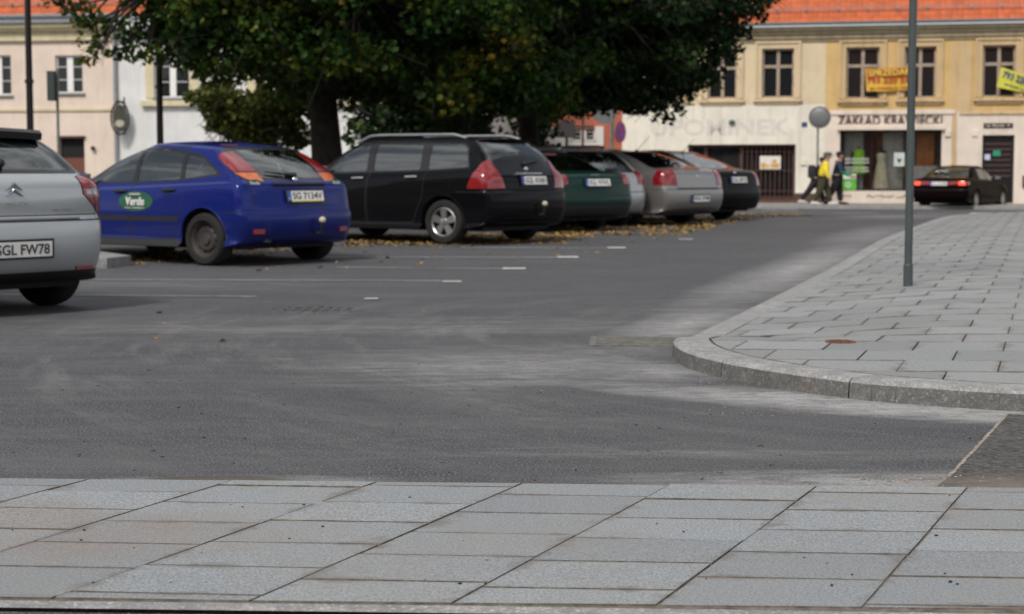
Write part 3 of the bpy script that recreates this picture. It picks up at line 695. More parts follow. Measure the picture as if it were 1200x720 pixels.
    if P.get('bumpline'):
        for s in (-1, 1): line([(L - .62, P['zb'] + .02), (L + .1, P['zb'] + .02)], s, .004)
        region(bm, [zmin(P['zb'] + .012), zmax(P['zb'] + .022), xmin(L - .3)], SEAM, keep=(0,))
    if P.get('bblack'):
        region(bm, [zmin(P['bblack'][0]), zmax(P['bblack'][1]), xmin(L - .55)], PL, keep=(0,))
    # head lamps
    for s in (-1, 1):
        k = new('headlight', M_head); region(bm, [zmin(.60), zmax(.72), xmax(.55), ymin(s, w * .48)], k, keep=(0,))
    k = new('grille', M_black); region(bm, [zmin(.56), zmax(.68), xmax(.35), (Vector((0, w * .4, 0)), Vector((0, 1, 0))), (Vector((0, -w * .4, 0)), Vector((0, -1, 0)))], k, keep=(0,))
    # wheel arches
    rad = P.get('rad', .305); ra = rad + .055; xw = (P['fo'], P['fo'] + P['wb'])
    for x in xw:
        pts = [(x + ra * math.cos(a * math.pi / 12), rad + .01 + ra * math.sin(a * math.pi / 12)) for a in range(24)]
        region(bm, pl2(pts, 's') + [ymin(1, .4)], -1); region(bm, pl2(pts, 's') + [ymin(-1, .4)], -1)
    # split into part objects, keeping the smooth normals of the uncut body
    objs = {}
    groups = {0: [0, SEAM, TR, PL]}
    for k in parts:
        if k not in (SEAM, TR, PL): groups[k] = [k]
    bm.faces.ensure_lookup_table()
    for k, mids in groups.items():
        fs = [f for f in bm.faces if f.material_index in mids]
        if not fs: continue
        vm = {}; vs = []; nr = []; ff = []; mi = []
        lift = {'side_window': -.004, 'rear_window': -.002, 'windscreen': -.002, 'tail_light': .006, 'headlight': .004}.get(parts[k][0] if k else '', 0)
        for f in fs:
            idx = []
            for v in f.verts:
                if v not in vm:
                    nn = Vector(v[nl]).normalized() if Vector(v[nl]).length > 0 else v.normal; vm[v] = len(vs); c = v.co + nn * lift; vs.append((c.x - ox, c.y, c.z)); nr.append(nn)
                idx.append(vm[v])
            ff.append(idx); mi.append(mids.index(f.material_index))
        nm = 'body' if k == 0 else parts[k][0]
        me = bpy.data.meshes.new(nm); me.from_pydata(vs, [], ff)
        for m in ([paint, M_dark, M_trim, M_black] if k == 0 else [parts[k][1]]): me.materials.append(m)
        me.polygons.foreach_set('material_index', mi); me.polygons.foreach_set('use_smooth', [True] * len(ff)); me.update()
        me.normals_split_custom_set_from_vertices([tuple(v) for v in nr])
        o = bpy.data.objects.new(nm, me); COL.objects.link(o); objs[k] = o
    bvh_src = [(v.co.x - ox, v.co.y, v.co.z) for v in base.vertices]
    from mathutils.bvhtree import BVHTree
    bvh = BVHTree.FromPolygons(bvh_src, [tuple(p.vertices) for p in base.polygons])
    bm.free(); bpy.data.meshes.remove(base)
    for k, o in objs.items():
        par = parts[k][2] if k else None; o.parent = objs[par] if par in objs else root
        if k and parts[k][3]: o['label'] = parts[k][3]
    def side_y(x, z, s):                                     # body surface seen from the side
        h = bvh.ray_cast(Vector((x - ox, s * 2, z)), Vector((0, -s, 0))); return h[0].y if h[0] else s * w
    def rear_x(y, z):
        h = bvh.ray_cast(Vector((4, y, z)), Vector((-1, 0, 0))); return (h[0].x, h[1]) if h[0] else (ox, Vector((1, 0, 0)))
    # underbody with wheel wells, interior
    u = MB(); u.bb(-ox + .25, ox - .3, -w * .8, w * .8, .19, .40)
    for x in xw:
        for s in (-1, 1):
            u.lathe([(ra + .005, s * (w - .03)), (ra + .005, s * (w - .40)), (0, s * (w - .40))], 20, axis='Y', c=(x - ox, 0, rad + .01), a0=0, a1=math.pi)
    u.bb(-ox + .18, ox - .15, -w * .7, w * .7, .3, .5); u.build('underbody', M_dark, root)
    for x in xw:
        for s in (-1, 1):
            m = MB(); arc = []
            for a in range(-1, 14):
                an = math.pi * a / 12 if a < 13 else math.pi * 1.06
                if a == -1: an = -.18
                X_, Z_ = x + ra * math.cos(an), rad + .01 + ra * math.sin(an)
                arc.append((X_ - ox, side_y(X_ + .002, Z_, s) - s * .004, Z_))
            m.tube(arc, .011, 6); m.build('arch_lip', P.get('lipmat', paint), root, smooth=True)
    z0 = .42
    it = MB(); it.bb(-ox + P['cowl'][0] - .1, -ox + P['cowl'][0] + .28, -w * .78, w * .78, .7, P['cowl'][1] - .02); it.bb(-ox + 1.3, ox - .25, -w * .8, w * .8, .40, .44)
    if not P.get('sedan'): it.bb(ox - .95, ox - .35, -w * .78, w * .78, P['belt'][1] - .12, P['belt'][1] - .10)
    else: it.bb(ox - 1.25, ox - .7, -w * .7, w * .7, P['belt'][1] - .08, P['belt'][1] - .06)
    it.build('dashboard', M_seat, root)
    for xs_, ys_ in ((P['doors'][0][0][0] + .85, -.36), (P['doors'][0][0][0] + .85, .36), (P['doors'][0][0][0] + 1.75, -.38), (P['doors'][0][0][0] + 1.75, .38)):
        m = MB(); X0 = xs_ - ox; rot = Matrix.Rotation(.28, 3, 'Y')
        m.box((X0 - .22, ys_, .52), (.5, .5, .16)); m.box((X0 + .08, ys_, .83), (.13, .48, .58), rot=rot, taper=.85); m.box((X0 + .2, ys_, 1.20), (.09, .26, .17), rot=rot, taper=.8)
        m.build('seat', M_seat, root, bevel=.03, smooth=True)
    for i, x in enumerate(xw):
        for s in (-1, 1): wheel(root, x - ox, s * (w - .105), rad, .195, s, P.get('rim', 'multi'), P.get('rimmat', M_alloy))
    # handles, mirrors
    for D, s, di in doors:
        hx, hz = P['handles'][di]; hy = side_y(hx, hz, s); m = MB()
        m.tube([(hx - ox - .09, hy + s * .0, hz), (hx - ox - .075, hy + s * .03, hz), (hx - ox + .06, hy + s * .03, hz + .005), (hx - ox + .09, hy, hz + .005)], [.012, .017, .017, .012], 8)
        o = m.build('door_handle', P.get('handlemat', M_black), objs[D], smooth=True)
    mx, mz = P['mirror']
    for s in (-1, 1):
        my = side_y(mx, mz - .03, s); m = MB(); m.tube([(mx - ox, my - s * .03, mz - .03), (mx - ox - .01, my + s * .08, mz)], [.03, .025], 8)
        m.ball((mx - ox - .01, my + s * .14, mz + .02), (.075, .115, .08), 14); o = m.build('wing_mirror', P.get('mirmat', paint), root, smooth=True)
        g_ = MB(); g_.box((mx - ox + .062, my + s * .14, mz + .02), (.008, .17, .11)); g_.build('mirror_glass', M_chrome, o, bevel=.003)
    # plate
    if P.get('plate'):
        txt, zp, oy = P['plate']; xx, nn = rear_x(oy, zp); tilt = math.atan2(nn.z, nn.x)
        xx = max(rear_x(oy, zp + .055)[0], rear_x(oy, zp - .055)[0], rear_x(oy + .25, zp)[0], rear_x(oy - .25, zp)[0]) + .012
        Mx = Matrix.Translation((xx, oy, zp)) @ Matrix.Rotation(-min(.22, max(-.04, tilt)), 4, 'Y') @ Matrix(((0, 0, 1, 0), (1, 0, 0, 0), (0, 1, 0, 0), (0, 0, 0, 1)))
        # local text frame: x -> +y, y -> +z, normal -> +x
        m = MB(); m.M = Mx; m.box((0, 0, -.008), (.56, .15, .012), 2); m.box((0, 0, 0), (.52, .114, .006), 0); m.box((-.238, 0, .001), (.044, .114, .006), 1)
        if P.get('stripe'): m.box((.02, -.062, .001), (.46, .014, .008), 3)
        M_yel = bpy.data.materials.get('dealer_strip_yellow') or plain('dealer_strip_yellow', (.55, .5, .05), .5)
        pl = m.build('number_plate', [M_plate, M_blue, M_black, M_yel], root)
        text(txt, pl, M_ink, 'plate_lettering', Mx @ Matrix.Translation((.022, 0, .0045)), width=.43, height=.078, ext=.001, bold=.012)
        text('PL', pl, M_plate, 'plate_country', Mx @ Matrix.Translation((-.238, -.033, .006)), width=.026, height=.02, ext=.001)
    # wiper
    if P.get('wiper'):
        (ya, za), (yb, zb_) = P['wiper']; pts = []
        for k in range(7):
            t = k / 6; y = ya + (yb - ya) * t; z = za + (zb_ - za) * t; xx, nn = rear_x(y, z); pts.append(Vector((xx, y, z)) + nn * .022)
        m = MB(); m.tube(pts, [.028, .024, .014, .012, .011, .010, .006], 8); m.ball(pts[0], .036, 10); m.build('rear_wiper', M_black, root, smooth=True)
    if P.get('spoiler'):
        y1, zt, zt2, dx, thick = P['spoiler']; m = MB(); vs = []; k = 9
        for i in range(k):
            y = -y1 + 2 * y1 * i / (k - 1); cur = .05 * (abs(y) / y1) ** 2
            h = bvh.ray_cast(Vector((P['blt'][0] - ox - .12, y, 3)), Vector((0, 0, -1))); zr = h[0].z if h[0] else zt
            x0_ = P['blt'][0] - ox - .14; x1_ = x0_ + dx - cur
            vs += [(x0_, y, zr + .004), (x1_ - .03, y, zt2 + thick * .55 - cur * .3), (x1_, y, zt2 + thick * .2 - cur * .3), (x1_ - .01, y, zt2 - thick * .5 - cur * .3), (x0_ + .03, y, zr - .05)]
        fs = [(i * 5 + j, (i + 1) * 5 + j, (i + 1) * 5 + (j + 1) % 5, i * 5 + (j + 1) % 5) for i in range(k - 1) for j in range(5)] + [(0, 1, 2, 3, 4), tuple(range((k - 1) * 5, k * 5))[::-1]]
        m.add(vs, fs); m.build('roof_spoiler', P.get('spmat', paint), root, smooth=True)
    if P.get('rails'):
        for s in (-1, 1):
            m = MB(); pts = []
            for x in [P['wst'] + .2 + (P['blt'][0] - P['wst'] - .5) * k / 12 for k in range(13)]:
                y = s * w * (P.get('roofw', .7) - .08); h = bvh.ray_cast(Vector((x - ox, y, 3)), Vector((0, 0, -1))); pts.append((x - ox, y, (h[0].z if h[0] else H) + .045))
            pts[0] = (pts[0][0] - .06, pts[0][1], pts[0][2] - .045); pts[-1] = (pts[-1][0] + .06, pts[-1][1], pts[-1][2] - .045)
            m.tube(pts, .024, 8); m.build('roof_rail', M_chrome if P['rails'] == 2 else M_alloy, root, smooth=True)
    if P.get('bar'):
        y1, zz, hh, mat = P['bar']; m = MB(); pts = [(rear_x(y, zz)[0] + .012, y, zz) for y in [-y1 + 2 * y1 * k / 8 for k in range(9)]]; m.tube(pts, hh, 8); m.build('boot_handle', mat, root, smooth=True)
    if P.get('badge'):
        zz = P['badge']; xx, nn = rear_x(0, zz); m = MB(); m.lathe([(0, .008), (.022, .008), (.03, .002), (.036, .006), (.04, 0)], 20, axis='X', c=(xx + .0, 0, zz)); m.build('badge', M_chrome, root, smooth=True)
    if P.get('chevrons'):
        zz = P['chevrons']; m = MB()
        for dz in (0, .045):
            for s in (-1, 1):
                pts = [(rear_x(0, zz + dz)[0] + .008, 0, zz + dz + .03), (rear_x(s * .065, zz + dz - .02)[0] + .008, s * .065, zz + dz - .02)]; m.tube(pts, [.012, .006], 8)
        m.build('badge', M_chrome, root, smooth=True)
    if P.get('exhaust'):
        m = MB(); ye, ze = P['exhaust']; m.tube([(ox - .35, ye, ze), (ox - .06, ye, ze)], .028, 14, cap=False); m.tube([(ox - .35, ye, ze), (ox - .09, ye, ze)], .022, 12); m.build('exhaust_pipe', M_steel, root, smooth=True)
    for y, z, wd_, hh in P.get('reflectors', []):
        for s in (-1, 1):
            xx, nn = rear_x(s * y, z); m = MB(); m.box((xx, s * y, z), (.02, wd_, hh), rot=Matrix.Rotation(math.atan2(nn.y, nn.x), 3, 'Z')); m.build('reflector', M_red, root, bevel=.003)
    if P.get('towbar'):
        y, z = P['towbar']; m = MB(); m.tube([(ox - .2, y, z - .15), (ox + .06, y, z - .13), (ox + .08, y, z)], .016, 8); m.build('tow_bar', M_black, root, smooth=True)
        m = MB(); m.ball((ox + .08, y, z + .02), .038, 14); m.build('tow_ball_cap', plain('cream_cap', (.55, .5, .38), .6), root, smooth=True)
    if P.get('third'):
        y1, z = P['third']; xx, nn = rear_x(0, z); m = MB(); m.box((xx + P.get('thirdx', .0), 0, z), (.03, y1 * 2, .022)); m.build('brake_light', M_red, root, bevel=.003)
    if P.get('antenna'):
        x, y, ln = P['antenna']; h = bvh.ray_cast(Vector((x - ox, y, 3)), Vector((0, 0, -1))); zz = h[0].z; m = MB(); m.ball((x - ox, y, zz + .01), (.035, .02, .02), 10); m.tube([(x - ox, y, zz), (x - ox + ln * .7, y, zz + ln * .72)], [.006, .003], 6); m.build('antenna', M_black, root, smooth=True)
    for t, y, z, wd_, hh, mat in P.get('script', []):
        xx, nn = rear_x(y, z); Mx = Matrix.Translation((xx + .004, y, z)) @ Matrix.Rotation(math.atan2(nn.y, nn.x), 4, 'Z') @ Matrix.Rotation(-math.asin(max(-1, min(1, nn.z))), 4, 'Y') @ Matrix(((0, 0, 1, 0), (1, 0, 0, 0), (0, 1, 0, 0), (0, 0, 0, 1)))
        text(t, root, mat, 'lettering', Mx, width=wd_, height=hh, ext=.002, bold=.01)
    return root, side_y, rear_x, objs

def lampbox(x0, z0, z1, y0): return [('x', x0), ('z', z0, z1), ('y', y0)]
CS = 1.085                        # these bodies measure a little longer and wider in the photograph than their catalogue sizes
def place(px, py, side, P, psi):
    """world location and turn of a car so that its rear wheel on one side stands at this spot of the square"""
    g = G(px, py); a = psi - math.pi / 2; lx, ly = (P['fo'] + P['wb'] - P['L'] / 2) * CS, side * (P['w'] - .1) * CS
    x = g.x - (lx * math.cos(a) - ly * math.sin(a)); y = g.y - (lx * math.sin(a) + ly * math.cos(a)); return (x, y, g.z), a

FOCUS = dict(L=4.15, w=.85, H=1.44, fo=.85, wb=2.615, zb=.60, tuck=.035, xmid=4.085, deck=(4.05, .93), belt=(.88, .955), cowl=(1.02, .99), wst=2.02, blb=(3.99, .99), blt=(3.50, 1.33), droop=True, lvl=3, roofw=.70,
    doors=[[(1.22, .30), (2.26, .28), (2.27, 1.38), (2.05, 1.355), (1.70, 1.22), (1.22, .97)], [(2.28, .28), (2.98, .30), (3.12, .62), (3.14, 1.02), (2.98, 1.375), (2.28, 1.385)]],
    windows=[([(1.40, .955), (2.23, .965), (2.22, 1.335), (2.08, 1.315), (1.78, 1.19)], 0), ([(2.30, .968), (3.02, .99), (2.96, 1.305), (2.66, 1.34), (2.29, 1.338)], 1), ([(3.08, 1.0), (3.60, 1.055), (3.44, 1.16), (3.26, 1.25), (3.03, 1.30)], 9)],
    rwin=[(-.62, 1.01), (.62, 1.01), (.50, 1.335), (-.50, 1.335)], rwx=[xmin(3.3)], wiper=((0, 1.02), (-.36, 1.06)),
    lights=[('tail_light', M_red, [('x', 3.50), ('s', [(3.46, 1.28), (3.66, 1.37), (4.10, .985), (3.98, .97)]), ('y', .45)], None), ('indicator', M_amber, [('x', 3.50), ('s', [(3.46, 1.28), (3.66, 1.37), (4.10, .985), (3.98, .97)]), ('z', .97, 1.07), ('y', .45)], None)], lover=True,
    plate=('SG 7134V', .80, .05), stripe=True, bar=(.38, .935, .018, M_black), rub=(.50, .56), sillblack=.30, rim='steel', rimmat=plain('dirty_steel_rim', (.05, .045, .042), .7, .3, var=.4), handles=[(2.10, .845), (2.92, .865)],
    handlemat=M_black, mirror=(1.45, .98), exhaust=(-.48, .30), reflectors=[(.62, .40, .14, .055)], towbar=(.17, .50), bumpline=True, rad=.305, badge=.985, hatchline=[[(-.66, .62), (-.66, .96)], [(.66, .62), (.66, .96)]], third=(.12, 1.395), thirdx=.0)
SW307 = dict(L=4.42, w=.875, H=1.53, fo=.87, wb=2.71, zb=.72, tuck=.04, xmid=4.36, deck=(4.31, 1.0), belt=(.93, 1.03), cowl=(.95, 1.05), wst=1.70, blb=(4.26, 1.10), blt=(3.98, 1.43), lvl=3, roofw=.72, skirt=.30, glass=M_glass_md,
    doors=[[(1.15, .30), (2.22, .28), (2.24, 1.45), (1.88, 1.44), (1.10, 1.02)], [(2.25, .28), (3.05, .30), (3.24, .68), (3.26, 1.05), (3.20, 1.45), (2.25, 1.46)]],
    windows=[([(1.38, 1.01), (2.17, 1.03), (2.15, 1.41), (1.87, 1.40)], 0), ([(2.30, 1.035), (3.13, 1.05), (3.10, 1.41), (2.28, 1.415)], 1), ([(3.27, 1.055), (3.94, 1.09), (3.86, 1.35), (3.78, 1.40), (3.25, 1.41)], 9)],
    rwin=[(-.66, 1.12), (.66, 1.12), (.545, 1.455), (-.545, 1.455)], wiper=((0, 1.13), (.34, 1.17)), panel=[(-.60, .98), (.60, .98), (.63, 1.13), (.5, 1.20), (.3, 1.245), (.0, 1.26), (-.3, 1.245), (-.5, 1.20), (-.63, 1.13)],
    lights=[('tail_light', M_red, [('x', 4.0), ('s', [(3.98, .79), (4.5, .79), (4.5, 1.16), (4.16, 1.20)]), ('r', [(.53, .79), (.95, .79), (.95, 1.20), (.62, 1.20)])], None)],
    plate=('SGL KN81', .90, .06), bar=(.27, .99, .022, M_chrome), rim='five', handles=[(2.06, .93), (3.03, .95)], handlemat=M_chrome, mirror=(1.40, 1.04), bumpline=True, rad=.315, badge=1.06, rails=1, third=(.16, 1.485), thirdx=.02, towbar=(.12, .55),
    spoiler=(.52, 1.5, 1.475, .14, .03))
C4 = dict(rcw=.82, L=4.30, w=.895, H=1.47, fo=.9, wb=2.61, zb=.70, tuck=.04, xmid=4.27, deck=(4.22, 1.02), belt=(.92, 1.03), cowl=(1.0, 1.02), wst=1.8, blb=(4.12, 1.10), blt=(3.78, 1.37), lvl=3, roofw=.66, skirt=.27, glass=M_glass_dk,
    doors=[[(1.22, .30), (2.28, .28), (2.30, 1.40), (1.95, 1.38), (1.18, 1.0)], [(2.31, .28), (3.0, .30), (3.18, .66), (3.2, 1.04), (3.05, 1.39), (2.31, 1.40)]],
    windows=[([(1.45, 1.0), (2.23, 1.01), (2.21, 1.36), (1.95, 1.35)], 0), ([(2.36, 1.015), (3.1, 1.05), (2.98, 1.35), (2.34, 1.36)], 1), ([(3.2, 1.06), (3.52, 1.10), (3.3, 1.30), (3.08, 1.34)], 9)],
    rwin=[(-.64, 1.105), (.64, 1.105), (.50, 1.36), (-.50, 1.36)], wiper=((0.0, 1.14), (-.30, 1.15)), rglass=M_glass_dk,
    lights=[('tail_light', M_red, [('x', 3.85), ('s', [(3.9, .98), (3.98, 1.08), (4.5, 1.06), (4.5, .74), (4.02, .74)]), ('r', [(.60, .92), (.60, 1.05), (1.0, 1.10), (1.0, .70), (.80, .74)])], None),
            ('reversing_light', M_clear, [('x', 3.85), ('r', [(.63, .915), (.63, .955), (.80, .97), (.80, .915)])], None)],
    plate=('SGL FW78', .51, 0.0), bar=(.55, .735, .008, M_chrome), rim='five', handles=[(2.14, .88), (3.0, .90)], mirror=(1.45, 1.02), bumpline=True, rad=.335, spoiler=(.54, 1.42, 1.39, .25, .075), spmat=M_trim, chevrons=.93, bblack=(.22, .33),
    reflectors=[(.60, .35, .17, .03)], script=[('CITROËN', 0.0, .855, .22, .026, M_chrome), ('PICASSO', .42, .80, .2, .02, M_chrome)], hatchline=[[(-.74, .72), (-.70, .95)], [(.74, .72), (.70, .95)], [(-.74, .76), (.74, .76)]])
A4 = dict(L=4.48, w=.865, H=1.40, fo=.9, wb=2.62, zb=.60, tuck=.03, xmid=4.42, deck=(4.30, 1.0), belt=(.88, .96), cowl=(1.15, .98), wst=1.9, blb=(3.92, 1.02), blt=(3.28, 1.32), sedan=True, lvl=2, roofw=.66,
    doors=[[(1.3, .30), (2.32, .28), (2.34, 1.33), (2.0, 1.31), (1.28, .96)], [(2.35, .28), (3.0, .30), (3.16, .62), (3.2, 1.0), (3.05, 1.31), (2.35, 1.33)]],
    windows=[([(1.5, .955), (2.28, .965), (2.26, 1.30), (2.02, 1.29)], 0), ([(2.4, .965), (3.12, .98), (3.0, 1.28), (2.38, 1.30)], 1)],
    rwin=[(-.62, 1.03), (.62, 1.03), (.50, 1.31), (-.50, 1.31)], rwx=[xmin(3.2), xmax(3.95)],
    lights=[('tail_light', M_red, [('x', 4.18), ('z', .80, .96), ('y', .60)], None)],
    plate=('SGL 97WL', .83, 0), rim='multi', handles=[(2.2, .86), (3.05, .87)], mirror=(1.5, .98), bumpline=True, bblack=(.30, .45), third=(.15, 1.31), script=[('AUDI', 0, .955, .16, .035, M_chrome)])
P206 = dict(L=4.03, w=.83, H=1.46, fo=.8, wb=2.44, zb=.62, tuck=.03, xmid=3.97, deck=(3.93, .92), belt=(.9, .98), cowl=(.95, 1.0), wst=1.65, blb=(3.86, .99), blt=(3.42, 1.36), lvl=2, roofw=.68,
    doors=[[(1.15, .30), (2.16, .28), (2.18, 1.38), (1.85, 1.36), (1.1, .98)], [(2.2, .28), (2.75, .30), (2.9, .62), (2.95, 1.02), (2.85, 1.37), (2.2, 1.39)]],
    windows=[([(1.38, .975), (2.12, .98), (2.1, 1.35), (1.86, 1.34)], 0), ([(2.25, .985), (2.86, 1.0), (2.78, 1.34), (2.23, 1.35)], 1), ([(2.98, 1.0), (3.4, 1.03), (3.2, 1.31), (2.9, 1.33)], 9)],
    rwin=[(-.58, 1.02), (.58, 1.02), (.50, 1.35), (-.50, 1.35)], wiper=((0, 1.03), (.3, 1.06)), lights=[('tail_light', M_red, [('x', 3.5), ('z', .78, 1.02), ('y', .60)], None)],
    plate=('SGL 20KE', .78, 0), rim='hub', handles=[(2.04, .88), (2.78, .9)], mirror=(1.4, 1.0), bumpline=True, third=(.14, 1.405), badge=.93, rails=2)
VEC = dict(L=4.60, w=.895, H=1.44, fo=.92, wb=2.70, zb=.66, tuck=.03, xmid=4.53, deck=(4.42, 1.06), belt=(.92, 1.02), cowl=(1.1, 1.02), wst=1.9, blb=(4.12, 1.08), blt=(3.35, 1.36), sedan=True, lvl=2, roofw=.66, skirt=.28,
    doors=[[(1.3, .30), (2.36, .28), (2.38, 1.37), (2.0, 1.35), (1.28, .98)], [(2.4, .28), (3.1, .30), (3.24, .66), (3.28, 1.04), (3.15, 1.35), (2.4, 1.37)]],
    windows=[([(1.5, .985), (2.32, 1.0), (2.3, 1.335), (2.02, 1.325)], 0), ([(2.44, 1.0), (3.2, 1.03), (3.05, 1.32), (2.42, 1.335)], 1), ([(3.27, 1.04), (3.55, 1.07), (3.32, 1.28), (3.14, 1.31)], 9)],
    rwin=[(-.66, 1.10), (.66, 1.10), (.50, 1.36), (-.50, 1.36)], rwx=[xmin(3.25), xmax(4.16)],
    lights=[('tail_light', M_red, [('x', 4.22), ('s', [(4.15, .76), (4.7, .76), (4.7, 1.03), (4.28, 1.03)]), ('y', .60)], None)],
    plate=('SGL 97MJ', .50, .0), rim='multi', handles=[(2.24, .92), (3.1, .94)], mirror=(1.5, 1.02), bumpline=True, bar=(.6, .70, .006, M_dark), third=(.2, 1.055), thirdx=.01, badge=.92, antenna=(3.2, 0, .42), hatchline=[[(-.60, .68), (-.60, 1.03)], [(.60, .68), (.60, 1.03)]])
C5 = dict(L=4.65, w=.885, H=1.46, fo=.95, wb=2.75, zb=.64, tuck=.03, xmid=4.58, deck=(4.46, 1.03), belt=(.92, 1.0), cowl=(1.1, 1.02), wst=1.9, blb=(4.2, 1.06), blt=(3.4, 1.37), sedan=True, lvl=2, roofw=.66,
    doors=[[(1.35, .30), (2.4, .28), (2.42, 1.37), (2.05, 1.35), (1.32, .98)], [(2.44, .28), (3.15, .30), (3.3, .66), (3.33, 1.02), (3.2, 1.36), (2.44, 1.38)]],
    windows=[([(1.55, .985), (2.36, 1.0), (2.34, 1.34), (2.07, 1.33)], 0), ([(2.48, 1.0), (3.25, 1.02), (3.1, 1.33), (2.46, 1.34)], 1)],
    rwin=[(-.64, 1.08), (.64, 1.08), (.50, 1.37), (-.50, 1.37)], rwx=[xmin(3.3), xmax(4.24)], lights=[('tail_light', M_red, [('x', 4.3), ('z', .72, 1.0), ('y', .66)], None)],
    plate=('SGL MT51', .84, 0), rim='multi', handles=[(2.28, .92), (3.15, .94)], mirror=(1.55, 1.02), bumpline=True, badge=.98, antenna=(3.3, 0, .4))
SED = dict(L=4.70, w=.88, H=1.43, fo=.95, wb=2.70, zb=.62, tuck=.03, xmid=4.64, deck=(4.52, 1.0), belt=(.9, .98), cowl=(1.2, 1.0), wst=1.95, blb=(4.0, 1.03), blt=(3.4, 1.34), sedan=True, lvl=2, roofw=.66,
    doors=[[(1.35, .30), (2.4, .28), (2.42, 1.35), (2.05, 1.33), (1.32, .97)], [(2.44, .28), (3.1, .30), (3.28, .64), (3.31, 1.01), (3.15, 1.34), (2.44, 1.36)]],
    windows=[([(1.55, .975), (2.36, .985), (2.34, 1.32), (2.07, 1.31)], 0), ([(2.48, .985), (3.2, 1.0), (3.08, 1.3), (2.46, 1.32)], 1)],
    rwin=[(-.64, 1.05), (.64, 1.05), (.52, 1.34), (-.52, 1.34)], rwx=[xmin(3.3), xmax(4.04)], lover=True, lights=[('tail_light', M_red, [('x', 4.36), ('z', .80, .91), ('y', .01)], None), ('lit_lamp', M_redlit, [('x', 4.36), ('z', .79, .91), ('y', .60), ('Y', .80)], 'glowing inner tail lamp')],
    plate=('SG 27450', .84, 0), rim='multi', handles=[(2.28, .9), (3.15, .92)], mirror=(1.55, 1.0), bumpline=True, antenna=(3.3, 0, .12))
p_silver = car_paint('silver_blue_paint', (.44, .465, .48), .55, .32); p_blue = car_paint('deep_blue_paint', (.002, .012, .15), .1, .30, (.05, .047, .044), .45, .12); p_black = car_paint('black_paint', (.004, .0045, .006), 0, .3, (.010, .009, .009), .28, .05)
p_green = car_paint('dark_green_paint', (.004, .028, .022), .2, .3, (.03, .028, .026), .35, .1); p_grey = car_paint('silver_paint', (.40, .41, .42), .6, .36); p_maroonx = None; p_beige = car_paint('warm_grey_paint', (.27, .26, .255), .6, .36); p_maroon = car_paint('black_maroon_paint', (.006, .003, .0035), 0, .3, (.008, .007, .007), .05, .06)
p_black.node_tree.nodes['Principled BSDF'].inputs['IOR'].default_value = 1.3
p_maroon.node_tree.nodes['Principled BSDF'].inputs['IOR'].default_value = 1.15
SPOTS = [('hatchback_car', 'silver blue hatchback at the left edge with a black roof spoiler and chrome chevrons', 'car', C4, p_silver, (56, 357.5, 1), 51),
    ('hatchback_car', 'bright blue five door hatchback with a green oval sign on its door', 'car', FOCUS, p_blue, (246, 311.5, -1), 51),
    ('estate_car', 'glossy black estate car with silver roof rails and five spoke alloy wheels', 'car', SW307, p_black, (524, 286.5, -1), 52),
    ('saloon_car', 'dark green saloon parked between the black estate and the small silver estate', 'car', A4, p_green, (693, 269, 1), 42),
    ('small_estate_car', 'small silver estate squeezed between the dark green saloon and the warm grey saloon', 'car', P206, p_grey, (723, 264.5, 1), 37),
    ('saloon_car', 'warm grey saloon with round boot badge and its plate low in the bumper', 'car', VEC, p_beige, (798, 261.5, 1), 49),
    ('saloon_car', 'black saloon at the far end of the parked row next to the street', 'car', C5, p_black, (846, 257, 1), 49)]
CARS = []
for nm, lab, cat, P, paint, (px, py, s), psi in SPOTS:
    loc, a = place(px, py, s, P, R(psi)); CARS.append(make_car(nm, lab, cat, P, paint, loc, a)); CARS[-1][0].scale = (CS, CS, 1)
# saloon driving off to the right in front of the tailor's shop
a = math.atan2(-math.cos(R(33)), -math.sin(R(33))); g = G(1141, 245.5); lx, ly = (SED['fo'] + SED['wb'] - SED['L'] / 2) * CS, .78 * CS
loc = (g.x - (lx * math.cos(a) - ly * math.sin(a)), g.y - (lx * math.sin(a) + ly * math.cos(a)), g.z)
car = make_car('saloon_car', 'very dark maroon saloon with red tail lamps across its boot before the tailor shop', 'car', SED, p_maroon, loc, a, None); car[0].scale = (CS, CS, 1.03)
# green oval sign on the blue car's front left door
root, sy, rx, objs = CARS[1]
M_oval = plain('sign_green', (.012, .10, .045), .4); M_ovalw = M_white
door = [o for o in root.children if o.name.startswith('door')]
ox = FOCUS['L'] / 2; cx, cz = 2.38, .73
d0 = min(door, key=lambda o: (abs(sum(v.co.x for v in o.data.vertices) / len(o.data.vertices) - (cx + .3 - ox)) + (0 if sum(v.co.y for v in o.data.vertices) < 0 else 9)))
m = MB(); n_ = 28; vs = [(cx - ox, sy(cx, cz, -1) - .004, cz)]
for k in range(n_):
    a_ = 2 * math.pi * k / n_; X_, Z_ = cx + .29 * math.cos(a_), cz + .115 * math.sin(a_); vs.append((X_ - ox, sy(X_, Z_, -1) - .004, Z_))
m.add(vs, [(0, 1 + k, 1 + (k + 1) % n_) for k in range(n_)]); sg = m.build('door_sign', M_oval, d0, smooth=True)
Mt = Matrix.Translation((cx - ox, sy(cx, cz, -1) - .012, cz)) @ Matrix.Rotation(math.pi / 2, 4, 'X')
text('Verde', sg, M_white, 'sign_lettering', Mt, width=.31, height=.10, ext=.006, shear=.1, bold=.02)
text('KWIACIARNIA', sg, M_white, 'sign_lettering', Mt @ Matrix.Translation((0, .082, 0)), width=.18, height=.018, ext=.006)
text('OGRODY ZIELEŃ PROJEKTY', sg, M_white, 'sign_lettering', Mt @ Matrix.Translation((0, -.078, 0)), width=.34, height=.018, ext=.006)
